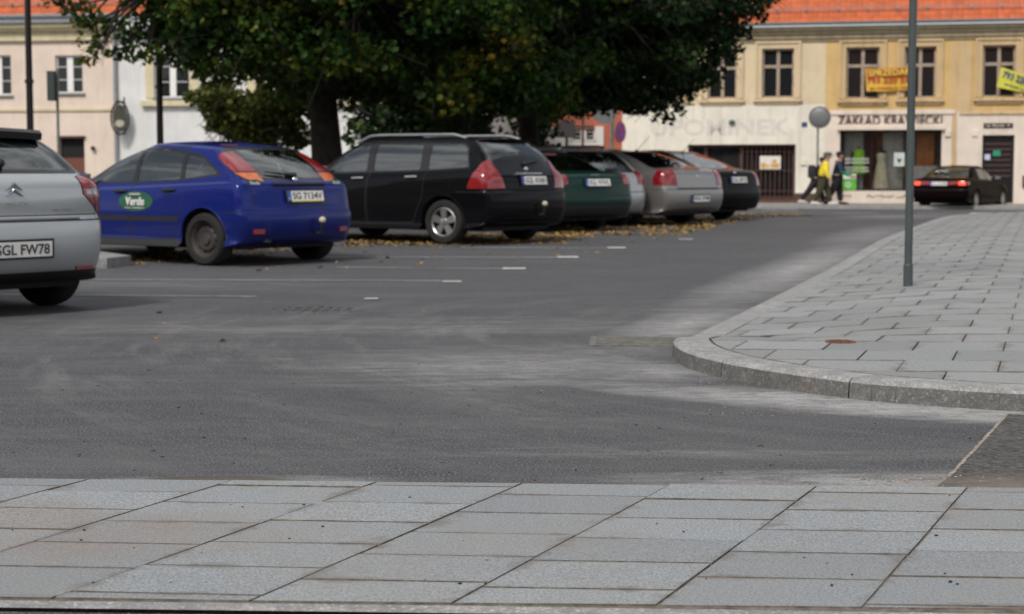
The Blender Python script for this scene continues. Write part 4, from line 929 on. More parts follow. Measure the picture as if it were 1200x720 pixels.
for s in (-1, 1):
    xx, nn = rx(s * .58, .955); Mx = Matrix.Translation((xx + .012, s * .60, .95)) @ Matrix.Rotation(math.atan2(nn.y, nn.x), 4, 'Z') @ Matrix(((0, 0, 1, 0), (1, 0, 0, 0), (0, 1, 0, 0), (0, 0, 0, 1)))
    m = MB(); m.M = Mx
    m.add([(0, 0, 0)] + [(.10 * math.cos(k * math.pi / 10), .04 * math.sin(k * math.pi / 10), 0) for k in range(20)], [(0, 1 + k, 1 + (k + 1) % 20) for k in range(20)]); sg = m.build('boot_sticker', M_oval, root)
    text('Verde', sg, M_white, 'sticker_lettering', Mx @ Matrix.Translation((0, 0, .003)), width=.13, height=.04, ext=.002, bold=.02)
# ---------------------------------------------------------------- buildings
class Facade:
    """a vertical wall plane through p0 along direction d; at() turns a spot of it into (distance along, height above its base)"""
    def __init__(s, p0, d, zbase):
        s.d = Vector(d).normalized(); s.n = Vector((-s.d.y, s.d.x)); s.p0 = Vector(p0); s.zb = zbase; s.ang = math.atan2(s.d.y, s.d.x)
    def at(s, px, py):
        r = ray(px, py); t = s.p0.dot(s.n) / (r.x * s.n.x + r.y * s.n.y); q = Vector((r.x * t, r.y * t)) - s.p0
        return q.dot(s.d), 1.1 + r.z * t - s.zb
    def u(s, px): return s.at(px, 200)[0]
    def rect(s, x0, x1, y0, y1):
        xm = (x0 + x1) / 2; ym = (y0 + y1) / 2
        return s.at(x0, ym)[0], s.at(x1, ym)[0], s.at(xm, y1)[1], s.at(xm, y0)[1]
    def root(s, name, label, cat, group=None):
        o = empty(name, (s.p0.x, s.p0.y, s.zb), s.ang); tag(o, label, cat, group); return o
    def world(s, u, v, z=0):                       # v = distance in front of the wall
        p = s.p0 + s.d * u - s.n * v; return Vector((p.x, p.y, s.zb + z))
M_win = glass('window_glass', (.35, .38, .38), (.022, .025, .028), .65, .03, 1.45); M_shop = glass('shop_glass', (.95, .97, .96), (.02, .02, .02), .02, .01, 1.4)
M_wframe = plain('flaking_brown_frame', (.36, .285, .22), .8, var=.5, scale=22); M_wframe2 = plain('white_window_frame', (.85, .84, .82), .5, var=.05)
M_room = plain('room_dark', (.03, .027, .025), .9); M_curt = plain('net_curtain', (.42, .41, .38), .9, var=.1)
def wall(root, name, mat, u0, u1, z0, z1, holes, depth=.22, th=.3, mats2=None, front=0.0):
    xs = sorted({u0, u1} | {min(max(v, u0), u1) for h in holes for v in h[:2]}); zs = sorted({z0, z1} | {min(max(v, z0), z1) for h in holes for v in h[2:4]})
    m = MB()
    for a, b in zip(xs, xs[1:]):
        for c, d_ in zip(zs, zs[1:]):
            cx, cz = (a + b) / 2, (c + d_) / 2
            if any(h[0] < cx < h[1] and h[2] < cz < h[3] for h in holes): continue
            m.add([(a, -front, c), (b, -front, c), (b, -front, d_), (a, -front, d_)], [(0, 1, 2, 3)])
    for h in holes:
        a, b, c, d_ = h[:4]
        if b <= u0 or a >= u1 or d_ <= z0 or c >= z1: continue
        c2, d2 = max(c, z0), min(d_, z1)
        m.add([(a, -front, c2), (a, depth, c2), (a, depth, d2), (a, -front, d2)], [(0, 1, 2, 3)]); m.add([(b, -front, c2), (b, depth, c2), (b, depth, d2), (b, -front, d2)], [(3, 2, 1, 0)])
        if c >= z0: m.add([(a, -front, c), (b, -front, c), (b, depth, c), (a, depth, c)], [(0, 1, 2, 3)])
        if d_ <= z1: m.add([(a, -front, d_), (b, -front, d_), (b, depth, d_), (a, depth, d_)], [(3, 2, 1, 0)])
    return m.build(name, mat, root, fix=False)
def window(root, h, style='old', sur=None, y=.12, curtain=False):
    a, b, c, d_ = h; w_, h_ = b - a, d_ - c; m = MB(); f = .07 if style == 'old' else .06; mat = M_wframe if style == 'old' else M_wframe2
    for bx in ((a, a + f, c, d_), (b - f, b, c, d_), (a + f, b - f, c, c + f), (a + f, b - f, d_ - f, d_)): m.bb(bx[0], bx[1], y, y + .07, bx[2], bx[3])
    mx = (a + b) / 2; mw = .06 if style == 'old' else .12; m.bb(mx - mw, mx + mw, y - .015, y + .06, c + f, d_ - f)
    if style == 'old': zt = c + h_ * .64; m.bb(a + f, mx - .061, y - .01, y + .06, zt - .055, zt + .055); m.bb(mx + .061, b - f, y - .01, y + .06, zt - .055, zt + .055)
    else:
        for k in (.36, .7):
            m.bb(a + f, mx - .121, y + .005, y + .03, c + h_ * k - .012, c + h_ * k + .012); m.bb(mx + .121, b - f, y + .005, y + .03, c + h_ * k - .012, c + h_ * k + .012)
    fr = m.build('window', mat, root)
    m = MB(); m.add([(a + f, y + .03, c + f), (b - f, y + .03, c + f), (b - f, y + .03, d_ - f), (a + f, y + .03, d_ - f)], [(0, 1, 2, 3)]); m.build('pane', M_win, fr, fix=False)
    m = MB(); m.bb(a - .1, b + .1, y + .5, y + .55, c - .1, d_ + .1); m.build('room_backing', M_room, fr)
    if curtain:
        m = MB(); k = 24; pts = [(a + (b - a) * i / k, y + .2 + .03 * math.sin(i * 2.1)) for i in range(k + 1)]
        m.add([(p[0], p[1], c) for p in pts] + [(p[0], p[1], d_) for p in pts], [(i, i + 1, i + k + 2, i + k + 1) for i in range(k)]); m.build('curtain', M_curt, fr, fix=False)
    if sur:
        m = MB(); s_ = .20; e = .045
        for bx in ((a - s_, a, c, d_), (b, b + s_, c, d_), (a - s_, b + s_, d_, d_ + s_ * .9)): m.bb(bx[0], bx[1], -e, .01, bx[2], bx[3])
        for bx in ((a - s_ - .05, a - s_ + .03, c, d_ + s_ * .9), (b + s_ - .03, b + s_ + .05, c, d_ + s_ * .9), (a - s_ - .06, b + s_ + .06, d_ + s_ * .88, d_ + s_ * 1.25)): m.bb(bx[0], bx[1], -e - .05, -.0, bx[2], bx[3])
        m.bb(a - s_ - .1, b + s_ + .1, -.15, .01, c - .14, c - .03); m.bb(a - s_, b + s_, -.08, .01, c - .24, c - .143); m.build('window_surround', sur, fr, bevel=.008)
    else:
        m = MB(); m.bb(a - .08, b + .08, -.1, .1, c - .06, c); m.build('window_sill', M_steel if style != 'old' else M_wframe, fr)
    return fr
def tiles(name, c):
    n = N(name); xyz = n.xyz(n.obj); wx = n.new('ShaderNodeTexWave'); wx.inputs['Scale'].default_value = 1.6; wx.bands_direction = 'X'; n.L(n.obj, wx.inputs['Vector'])
    row = n.math('FRACT', n.math('MULTIPLY', xyz[1], 3.0)); cellx = n.math('FLOOR', n.math('MULTIPLY', xyz[0], 5.1)); celly = n.math('FLOOR', n.math('MULTIPLY', xyz[1], 3.0))
    cb = n.new('ShaderNodeCombineXYZ'); n.L(cellx, cb.inputs[0]); n.L(celly, cb.inputs[1]); wn = n.new('ShaderNodeTexWhiteNoise'); n.L(cb.outputs[0], wn.inputs['Vector'])
    col_ = n.mix(wn.outputs['Value'], tuple(x * .82 for x in c), tuple(min(1, x * 1.15) for x in c)); col_ = n.mix(n.ramp(n.noise(1.2, 6), [(.5, 0.0), (.8, .35)]), col_, (.16, .09, .06))
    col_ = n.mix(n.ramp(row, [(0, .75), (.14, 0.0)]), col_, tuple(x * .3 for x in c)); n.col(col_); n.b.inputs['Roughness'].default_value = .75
    n.bump(n.math('ADD', n.math('MULTIPLY', wx.outputs['Fac'], .6), row), .9, .05); return n.m
M_tile = tiles('orange_clay_tiles', (.52, .115, .035)); M_zinc = plain('zinc_gutter', (.34, .37, .40), .45, .4, var=.15)
def roof(root, u0, u1, z, mat=M_tile, over=.35, pitch=38, run=7, guards=True, gm=M_zinc):
    a = R(pitch); me_root = empty  # sloped slab: local x along eaves, local y up the slope
    m = MB(); L_ = run / math.cos(a); k = 12
    m.add([(u0, 0, 0), (u1, 0, 0), (u1, L_, 0), (u0, L_, 0), (u0, 0, -.06), (u1, 0, -.06), (u1, L_, -.06), (u0, L_, -.06)], [(0, 1, 2, 3), (0, 4, 5, 1), (7, 6, 5, 4), (0, 3, 7, 4), (1, 5, 6, 2)])
    r = m.build('roof', mat, root); r.location = (0, -over, z); r.rotation_euler = (a, 0, 0)
    g = MB(); pr = [(-.09 * math.cos(math.pi * i / 8), -.09 * math.sin(math.pi * i / 8)) for i in range(9)]; n_ = len(pr)
    g.add([(u0, -over - .07 + p[0], z + .0 + p[1]) for p in pr] + [(u1, -over - .07 + p[0], z + .0 + p[1]) for p in pr], [(i, i + 1, i + 1 + n_, i + n_) for i in range(n_ - 1)])
    g.tube([(u0, -over - .165, z + .01), (u1, -over - .165, z + .01)], .014, 6); g.build('gutter', gm, root, smooth=True, fix=False)
    if guards:
        s_ = MB(); t = .62
        x = u0 + .4
        while x < u1 - .2:
            for dy in (0,): s_.box((x, -over + t * math.cos(a), z + t * math.sin(a) + .09), (.05, .16, .2), rot=Matrix.Rotation(.5, 3, 'X'))
            x += 1.05
        for dz in (.12, .2): s_.tube([(u0, -over + t * math.cos(a) - .02, z + t * math.sin(a) + dz), (u1, -over + t * math.cos(a) - .02, z + t * math.sin(a) + dz)], .012, 6)
        s_.build('snow_guard', M_zinc, root)
def cornice(root, u0, u1, z, mat, steps=((.30, .14), (.2, .12), (.12, .16), (.06, .1))):
    m = MB(); 
    for pr, h in steps: m.bb(u0, u1, -pr, .01, z - h, z - .002); z -= h
    return m.build('cornice', mat, root)
def hull_box(root, u0, u1, z1, depth, mat):           # the sides and back of a house
    m = MB(); m.add([(u0, .0, -.3), (u0, depth, -.3), (u0, depth, z1), (u0, .0, z1), (u1, .0, -.3), (u1, depth, -.3), (u1, depth, z1), (u1, .0, z1)], [(0, 3, 2, 1), (4, 5, 6, 7), (1, 2, 6, 5)]); return m.build('side_walls', mat, root, fix=False)

M_cream = plaster('cream_plaster', (.70, .585, .40)); M_yel_p = plaster('ochre_plaster', (.66, .455, .20), (.26, .18, .10), .4); M_off = plaster('off_white_plaster', (.78, .74, .64), (.34, .30, .25), .4)
M_pinkw = plaster('pinkish_white_plaster', (.76, .66, .565), (.33, .27, .21), .4); M_sur = plaster('ochre_trim', (.60, .44, .25), (.16, .12, .09), .55); M_sur2 = plaster('cream_trim', (.66, .53, .35), (.3, .24, .17), .5); M_corn = plaster('cornice_stone', (.40, .33, .22), (.14, .11, .08), .7)
M_plinth = plain('brown_plinth', (.10, .055, .04), .85, var=.3); M_salmon = plaster('salmon_plaster', (.50, .17, .11)); M_rose = plaster('pale_rose_plaster', (.78, .65, .55), (.42, .35, .28), .3); M_wgrey = plaster('light_grey_plaster', (.74, .74, .73), (.4, .38, .35), .25)
M_yline = plaster('pale_yellow_band', (.68, .60, .40)); M_brownf = plain('shop_frame_brown', (.085, .035, .028), .6, var=.3); M_letter = plain('dark_brown_letters', (.11, .06, .05), .6); M_fade = plaster('faded_letter_ghost', (.68, .635, .58), (.36, .32, .3), .4)

FR = Facade((8.82, 63), (.976, -.217), -.08)
zt = FR.at(1000, 31)[1]; zsplit = FR.at(1000, 122)[1]
UL, UM, UR, UE = FR.u(729), FR.u(966), FR.u(1121), FR.u(1330)
wins = {'a': [(775, 800, 72, 114), (829.5, 863.5, 60, 116), (893, 930.5, 57, 115)], 'b': [(991.5, 1030.5, 55.5, 116), (1060, 1097, 54.5, 115)], 'c': [(1151.5, 1190, 53, 114), (1225, 1262, 52, 113)]}
wins['a'][0] = (766, 800, 61, 116)
# house with the former souvenir shop
ra = FR.root('townhouse', 'cream two storey house with a closed souvenir shop and faded lettering over its dark front', 'house', 'houses along the square')
H = [FR.rect(*r) for r in wins['a']]; sh = FR.rect(806, 932, 169.5, 234)
wall(ra, 'upper_wall', M_cream, UL, UM, zsplit, zt, H); wall(ra, 'lower_wall', M_off, UL, UM, .35, zsplit, [sh], depth=.35, front=.03); wall(ra, 'plinth', M_plinth, UL, UM, -.2, .35, [sh], front=.06)
hull_box(ra, UL, UM, zt, 9, M_cream)
for h in H: window(ra, h, sur=M_sur2)
cornice(ra, UL, UM, zt, M_corn); roof(ra, UL, UM, zt + .12)
a, b, c, d_ = sh; sf = MB(); sf.bb(a, b, .3, .36, c - .1, c + .12); sf.bb(a, b, .3, .36, d_ - .1, d_)
px3 = [a, FR.u(824), FR.u(868), b]
for x in (a, FR.u(824), FR.u(866), b - .12): sf.bb(x, x + .12, .28, .37, c + .12, d_ - .1)
shp = sf.build('shop_front', M_brownf, ra)
m = MB(); m.add([(a, .34, c), (b, .34, c), (b, .34, d_), (a, .34, d_)], [(0, 1, 2, 3)]); m.build('pane', M_win, shp, fix=False)
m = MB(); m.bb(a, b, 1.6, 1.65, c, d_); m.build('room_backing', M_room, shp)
m = MB(); x = FR.u(869)
while x < b - .15: m.bb(x, x + .03, .20, .23, c + .05, d_ - .05); x += .17
for z in (c + .3, c + 1.05, c + 1.75): m.bb(FR.u(869), b - .13, .235, .25, z, z + .03)
m.build('grille', M_brownf, ra)
po = FR.rect(890, 914.5, 183, 198.5); m = MB(); m.bb(po[0], po[1], .17, .18, po[2], po[3]); pp = tag(m.build('poster', plain('poster_paper', (.74, .70, .64), .6, var=.05)), 'white poster with orange blocks hung on the dark shop grille', 'poster')
pp.location = ra.location; pp.rotation_euler = ra.rotation_euler
m = MB(); w_ = po[1] - po[0]
for q in ((.05, .3, .1, .5), (.34, .45, .1, .35), (.52, .93, .1, .45), (.6, .8, .5, .75)): m.bb(po[0] + w_ * q[0], po[0] + w_ * q[1], .165, .169, po[2] + .46 * q[2], po[2] + .46 * q[3])
m.build('print', plain('orange_print', (.62, .36, .10), .6), pp)
def ftext(s, root, mat, x0, x1, y0, y1, y=-.03, **kw):
    a, b, c, d_ = FR.rect(x0, x1, y0, y1); Mt = Matrix.Translation(((a + b) / 2, -y - kw.pop('lift', .0), (c + d_) / 2)) @ Matrix.Rotation(math.pi / 2, 4, 'X'); return text(s, root, mat, 'lettering', Mt, width=b - a, height=d_ - c, **kw)
ftext('UPOMINEK', ra, M_fade, 762, 926, 139.5, 159, y=.034, ext=.004, bold=.03)
m = MB(); q = FR.rect(939.5, 946, 143.5, 149); m.bb(q[0], q[1], -.05, -.031, q[2], q[3]); m.build('house_number', plain('enamel_blue', (.03, .07, .2), .4), ra)
m = MB(); q = FR.rect(938, 945, 186.5, 193.5); m.bb(q[0], q[1], -.09, -.031, q[2], q[3]); m.build('meter_box', M_off, ra)
m = MB(); q = FR.rect(854, 862, 140.5, 146.5); m.ball(((q[0] + q[1]) / 2, -.1, (q[2] + q[3]) / 2), (.12, .08, .09), 10); m.build('wall_lamp', plain('verdigris', (.05, .12, .11), .5), ra)
# tailor's house
rb = FR.root('townhouse', 'ochre two storey house with the ZAKŁAD KRAWIECKI tailor shop window', 'house', 'houses along the square')
H = [FR.rect(*r) for r in wins['b']]; sh = FR.rect(984, 1103, 152.5, 224); zs2 = FR.at(1040, 129)[1]
wall(rb, 'upper_wall', M_yel_p, UM, UR, zs2, zt, H); wall(rb, 'lower_wall', M_pinkw, UM, UR, -.2, zs2, [sh], depth=.3, front=.05); hull_box(rb, UM, UR, zt, 9, M_yel_p)
for h in H: window(rb, h, sur=M_sur)
cornice(rb, UM, UR, zt, M_corn); roof(rb, UM, UR, zt + .12)
a, b, c, d_ = sh; m = MB(); m.bb(a - .1, b + .1, -.2, -.05, d_ + .002, d_ + .14); m.bb(a - .05, b + .05, -.13, -.05, d_ + .143, d_ + .2); m.bb(UM + .05, UR - .1, -.1, -.052, zs2 - .16, zs2 - .02); m.build('lintel', M_pinkw, rb)
m = MB(); m.bb(a, a + .07, .2, .28, c, d_); m.bb(b - .07, b, .2, .28, c, d_); m.bb(a + .07, b - .07, .2, .28, c, c + .07); m.bb(a + .07, b - .07, .2, .28, d_ - .07, d_)
for x in (FR.u(1021), FR.u(1066)): m.bb(x - .03, x + .03, .2, .27, c + .07, d_ - .07)
sfr = m.build('shop_window', M_trim, rb)
m = MB(); m.add([(a, .25, c), (b, .25, c), (b, .25, d_), (a, .25, d_)], [(0, 1, 2, 3)]); m.build('pane', M_shop, sfr, fix=False)
m = MB(); D_ = 1.1; m.add([(a, .3, c), (b, .3, c), (b, .3, d_), (a, .3, d_), (a, D_, c), (b, D_, c), (b, D_, d_), (a, D_, d_)], [(4, 5, 6, 7), (0, 1, 5, 4), (3, 2, 6, 7), (0, 4, 7, 3), (1, 5, 6, 2)]); m.build('display_niche', plain('display_wall', (.26, .18, .13), .9, var=.3), sfr, fix=False)
def drape(root, u0, u1, y, z0, z1, mat, nm='curtain', k=40, am=.04):
    m = MB(); pts = [(u0 + (u1 - u0) * i / k, y + am * math.sin(i * 1.9) + am * .4 * math.sin(i * .7)) for i in range(k + 1)]; m.add([(p[0], p[1], z0) for p in pts] + [(p[0], p[1], z1) for p in pts], [(i, i + 1, i + k + 2, i + k + 1) for i in range(k)]); return m.build(nm, mat, root, smooth=True, fix=False)
M_cur2 = plain('grey_curtain', (.7, .68, .65), .9); M_cur3 = plain('burgundy_curtain', (.30, .05, .05), .9); M_cur4 = plain('brown_curtain', (.60, .28, .11), .9)
drape(sfr, FR.u(989), FR.u(1011), .75, c, d_, M_cur2); drape(sfr, FR.u(1016), FR.u(1026), .7, c, d_, M_cur3); drape(sfr, FR.u(1034), FR.u(1058), .75, c, d_, M_cur2); drape(sfr, FR.u(1074), FR.u(1095), .6, c + .9, d_ - .1, M_cur4); drape(sfr, FR.u(1026), FR.u(1034), .8, d_ - .9, d_, M_cur4)
drape(sfr, FR.u(1070), FR.u(1098), .5, c, c + .9, M_cur2)
ftext('ZAKŁAD KRAWIECKI', rb, M_letter, 982, 1104, 134.5, 147, y=.085, ext=.03, bold=.008)
for i, (tx, y0) in enumerate((('POPRAWKI KRAWIECKIE', 185.5), ('SKRACANIE SPODNI', 189.5), ('WSZYWANIE ZAMKÓW', 195.5), ('SZYCIE NA MIARĘ', 199.5))): ftext(tx, sfr, M_white, 990, 1018, y0, y0 + 2.2, y=-.235, ext=.002, bold=.02)
def pin(o, r): o.location = r.location; o.rotation_euler = r.rotation_euler; return o
q = FR.rect(986, 1003, 210, 223); m = MB(); m.bb(q[0], q[1], .19, .2, q[2], q[3]); gp = tag(m.build('poster', plain('bright_green_print', (.10, .42, .04), .5)), 'bright green poster with a white ring low in the tailor shop window', 'poster'); pin(gp, rb)
m = MB(); m.bb(q[0], q[1], .186, .196, q[3] + .01, q[3] + .18); m.build('header', M_white, gp); m = MB(); m.lathe([(.06, .0), (.1, .0), (.1, .006), (.06, .006)], 20, axis='Y', c=((q[0] + q[1]) / 2 - .03, .18, (q[2] + q[3]) / 2)); m.build('ring', M_white, gp)
q = FR.rect(1047.5, 1060, 179, 195); m = MB(); m.bb(q[0], q[1], .19, .2, q[2], q[3]); wp = pin(tag(m.build('notice', plain('notice_paper', (.55, .62, .58), .6)), 'pale notice sheet taped inside the tailor shop window beside the dress', 'notice'), rb)
m = MB(); m.add([((q[0] + q[1]) / 2 + dx, .186, (q[2] + q[3]) / 2 - .08 + dz) for dx, dz in ((-.09, .1), (.09, .1), (0, -.08))], [(0, 2, 1)]); m.build('print', M_ink, wp, fix=False)
def lathe_thing(root, prof, mat, nm, c, sx=1, sy=.7, n=20):
    m = MB(); m.lathe(prof, n); m.v = [Vector((v.x * sx + c[0], v.y * sy + c[1], v.z + c[2])) for v in m.v]; return m.build(nm, mat, root, smooth=True)
def mannequin(px, label, gown, dress):
    u_ = FR.u(px) * (1); t = FR.root('mannequin', label, 'mannequin'); t.location = FR.world(u_, -.52, c); 
    lathe_thing(t, [(0, 1.62), (.045, 1.6), (.05, 1.5), (.17, 1.42), (.19, 1.3), (.165, 1.2), (.13, 1.05), (.17, .88), (.12, .8), (0, .8)], M_black, 'torso', (0, 0, 0))
    m = MB(); m.tube([(0, 0, .02), (0, 0, .85)], .02, 8); m.lathe([(0, .03), (.2, .02), (.22, 0), (0, 0)], 16); m.build('stand', M_chrome, t)
    if dress: lathe_thing(t, [(.17, 1.38), (.20, 1.3), (.175, 1.2), (.145, 1.07), (.19, .9), (.24, .6), (.29, .3), (.33, .04), (.31, .04)], gown, 'gown', (0, 0, 0), 1.0, .72)
    else:
        lathe_thing(t, [(.07, 1.52), (.20, 1.44), (.225, 1.25), (.22, 1.0), (.26, .8), (.30, .62), (.27, .62)], gown, 'jacket', (0, 0, 0), 1.0, .7)
        m = MB()
        for s in (-1, 1): m.tube([(s * .18, 0, 1.42), (s * .27, -.02, 1.15), (s * .31, -.05, .88)], [.07, .065, .055], 10)
        m.build('sleeves', plain('black_sleeves', (.015, .018, .015), .8), t, smooth=True)
    return t
mannequin(1006, 'mannequin wearing a lime green jacket behind the left shop pane', plain('lime_cloth', (.36, .75, .05), .8, var=.2), False)
mannequin(1032.5, 'mannequin in a long beige gown behind the middle shop pane', plain('beige_satin', (.75, .66, .48), .45, var=.2), True)
t = FR.root('flower_pot', 'small plant with orange flowers at the hem of the beige gown', 'potted plant'); t.location = FR.world(FR.u(1034), -.42, c + .07)
lathe_thing(t, [(0, 0), (.06, 0), (.08, .14), (0, .14)], M_brownf, 'pot', (0, 0, 0), 1, 1); rs = random.Random(3); m = MB()
for _ in range(40): p_ = Vector((rs.uniform(-.1, .1), rs.uniform(-.08, .08), rs.uniform(.14, .3))); m.box(p_, (.06, .05, .02), rot=Matrix.Rotation(rs.uniform(0, 3), 3, 'X'))
m.build('leaves', plain('pot_leaves', (.04, .14, .02), .7), t); m = MB()
for _ in range(9): m.ball((rs.uniform(-.08, .08), rs.uniform(-.08, .05), rs.uniform(.27, .36)), .03, 6)
m.build('flowers', plain('orange_flowers', (.6, .16, .02), .7), t)
rs = random.Random(12); m = MB()                    # paint scribbles under the shop window
for x0, x1 in ((986, 998), (1016, 1034), (1034, 1062)):
    q = FR.rect(x0, x1, 228, 232); x = q[0]; pr = None
    while x < q[1]:
        p_ = (x, -.058, q[2] + rs.uniform(0, .12)); 
        if pr and rs.random() < .85: m.tube([pr, p_], .012, 5)
        pr = p_; x += rs.uniform(.02, .09)
m.build('paint_scribble', M_ink, rb)
m = MB(); q = FR.rect(1107, 1114, 153, 160); m.bb(q[0], q[1], -.12, -.051, q[2], q[3]); m.build('meter_box', M_pinkw, rb)
def downpipe(root, u_, z1, mat=M_corn, r=.06):
    m = MB(); m.tube([(u_, -.4, z1), (u_, -.14, z1 - .5), (u_, -.12, z1 - .8), (u_, -.12, 0)], r, 10); m.build('downpipe', mat, root, smooth=True)
m = MB(); m.bb(UR - .2, UR - .02, -.055, -.045, 0, zs2); m.bb(UR - .2, UR - .02, -.012, -.002, zs2, zt - .6); m.build('recess_shade_strip', M_sur, rb)  # flat trim-coloured strip, painting in the shaded recess between the houses
# house with the dark door
rc = FR.root('townhouse', 'ochre two storey house with the dark slatted door and a small dark street plate', 'house', 'houses along the square')
H = [FR.rect(*r) for r in wins['c']]; dr = FR.rect(1150.5, 1188, 158.5, 238.5); dr = (dr[0], dr[1], .02, dr[3]); zs3 = FR.at(1160, 131)[1]
wall(rc, 'upper_wall', M_yel_p, UR, UE, zs3, zt, H); wall(rc, 'lower_wall', M_pinkw, UR, UE, -.2, zs3, [dr], depth=.25, front=.04); hull_box(rc, UR, UE, zt, 9, M_yel_p)
for h in H: window(rc, h, sur=M_sur)
cornice(rc, UR, UE, zt, M_corn); roof(rc, UR, UE, zt + .12)
m = MB(); m.bb(UR + .05, UE, -.09, -.042, zs3 - .1, zs3 - .02); m.bb(UR + .02, UR + .45, -.03, -.0, zs3 + .01, zt - .6); m.build('string_course', M_sur, rc)
a, b, c2, d2 = dr; m = MB(); m.bb(a, b, .14, .2, c2, d2); dd = m.build('door', M_trim, rc); m = MB()
for k in range(7): z = c2 + .95 + k * .19; m.bb(a + .1, b - .1, .115, .139, z, z + .035)
m.build('slat', plain('door_slat_brown', (.13, .06, .05), .5), dd); m = MB(); m.bb(a, a + .06, .08, .139, c2, d2); m.bb(b - .06, b, .08, .139, c2, d2); m.bb(a + .06, b - .06, .08, .139, d2 - .06, d2); m.build('frame', M_black, dd)
q = FR.rect(1164, 1172.5, 176.5, 183); m = MB(); m.bb(q[0], q[1], .09, .1, q[2], q[3]); m.build('sticker', plain('sticker_green', (.02, .3, .17), .5), dd)
q = FR.rect(1154, 1160.5, 181, 187.5); m = MB(); m.bb(q[0], q[1], .09, .1, q[2], q[3]); m.build('sticker', plain('sticker_lilac', (.55, .57, .75), .5), dd)
q = FR.rect(1152.5, 1187, 144.5, 150.5); m = MB(); m.bb(q[0], q[1], -.06, -.041, q[2], q[3]); sp = m.build('street_plate', plain('plate_brown', (.04, .028, .024), .5), rc); ftext('ul. Rynek  4', sp, M_pinkw, 1156, 1183, 145.8, 149.4, y=.062, ext=.003, bold=.02)
m = MB(); q = FR.rect(1139, 1146, 153, 160); m.bb(q[0], q[1], -.09, -.041, q[2], q[3]); m.build('meter_box', M_pinkw, rc)
m = MB(); q = FR.rect(1198, 1208, 206, 220); m.bb(q[0], q[1], -.1, -.041, q[2], q[3]); m.build('letter_box', plain('dull_red', (.16, .03, .03), .6), rc)
# sale banners hung at the windows
def banner(label, quad, mat, lines, name='banner', y=.16):
    P4 = [FR.at(*p) for p in quad]; t = FR.root(name, label, 'banner'); m = MB(); k = 10; 
    def pt(s, r): a_ = Vector(P4[0]).lerp(Vector(P4[1]), s); b_ = Vector(P4[3]).lerp(Vector(P4[2]), s); q_ = a_.lerp(b_, r); return (q_.x, -y - .03 * math.sin(s * 7) , q_.y - .02 * math.sin(s * math.pi))
    vs = [pt(i / k, j / 4) for j in range(5) for i in range(k + 1)]; fs = [(j * (k + 1) + i, j * (k + 1) + i + 1, (j + 1) * (k + 1) + i + 1, (j + 1) * (k + 1) + i) for j in range(4) for i in range(k)]
    m.add(vs, fs); m.add([(v[0], v[1] + .006, v[2]) for v in vs], [f[::-1] for f in fs]); m.build('cloth', mat, t, smooth=True, fix=False)
    an = math.atan2(P4[1][1] - P4[0][1], P4[1][0] - P4[0][0]); W_ = (Vector(P4[1]) - Vector(P4[0])).length; Hh = (Vector(P4[3]) - Vector(P4[0])).length; cx = sum(p[0] for p in P4) / 4; cz = sum(p[1] for p in P4) / 4
    for tx, mt, dz, wf, hf, dx in lines:
        Mt = Matrix.Translation((cx, -y - .045, cz)) @ Matrix.Rotation(-an, 4, 'Y') @ Matrix.Translation((dx * W_, 0, dz * Hh)) @ Matrix.Rotation(math.pi / 2, 4, 'X'); text(tx, t, mt, 'lettering', Mt, width=W_ * wf, height=Hh * hf, ext=.006, bold=.02)
    return t
M_by = plain('banner_yellow_orange', (.68, .42, .05), .6); M_br = plain('banner_red', (.45, .035, .02), .6); M_by2 = plain('banner_lime', (.60, .58, .06), .6); M_bb = plain('banner_blue', (.02, .05, .22), .6)
t = banner('orange and yellow sale banner reading SPRZEDAM below the tailor house windows', [(1014, 81), (1072, 78), (1072, 105.5), (1015.5, 107.5)], M_by, [('793 220 220', M_br, -.03, .94, .26, 0), ('tel. mieszkania lokale', M_br, -.37, .85, .10, 0)])
P4 = [FR.at(*p) for p in [(1016, 82.2), (1070, 79.5), (1070, 88.5), (1016.5, 91.2)]]
m = MB(); m.add([(p[0], -.215, p[1]) for p in P4], [(0, 3, 2, 1)]); m.build('stripe', M_br, t, fix=False)
cx = sum(p[0] for p in P4) / 4; cz = sum(p[1] for p in P4) / 4; text('SPRZEDAM', t, M_by2, 'lettering', Matrix.Translation((cx, -.222, cz)) @ Matrix.Rotation(-.04, 4, 'Y') @ Matrix.Rotation(math.pi / 2, 4, 'X'), width=(P4[1][0] - P4[0][0]) * .93, height=.22, ext=.005, bold=.02)
banner('sagging lime yellow banner with dark blue numbers over the window above the dark door', [(1173, 79), (1222, 94), (1222, 112), (1167.5, 102.5)], M_by2, [('793 220 220', M_bb, .12, .9, .34, 0), ('sprzedaż wynajem', M_bb, -.3, .7, .12, 0)])

# ---- houses on the left
FLm = Facade((-19.6, 65.4), (1, -.165), -.1)
zt = FLm.at(60, 27)[1]; U0, U1, U2 = FLm.u(-230), FLm.u(140.5), FLm.u(560)
rl = FLm.root('townhouse', 'pale rose two storey house with white framed windows and a low brown door', 'house', 'houses along the square')
H = [FLm.rect(-18, 13, 65, 112), FLm.rect(65, 97, 65, 109.5)]; dr = FLm.rect(70, 99.5, 162, 238); dr = (dr[0], dr[1], .0, dr[3]); zb = FLm.at(60, 129)[1]
wall(rl, 'wall', M_rose, U0, U1, -.2, zt, H + [dr]); hull_box(rl, U0, U1, zt, 10, M_rose)
for h in H: window(rl, h, 'new', curtain=True)
m = MB(); m.bb(U0, U1 - .02, -.06, .0, zb - .05, zb + .05); m.build('string_course', M_yline, rl)
cornice(rl, U0, U1, zt + .1, M_yline, ((.42, .3), (.3, .12), (.14, .35))); roof(rl, U0, U1, zt + .2, over=.5)
m = MB(); m.bb(U0, U1, -.56, -.5, zt - .02, zt + .28); m.build('fascia', M_zinc, rl)
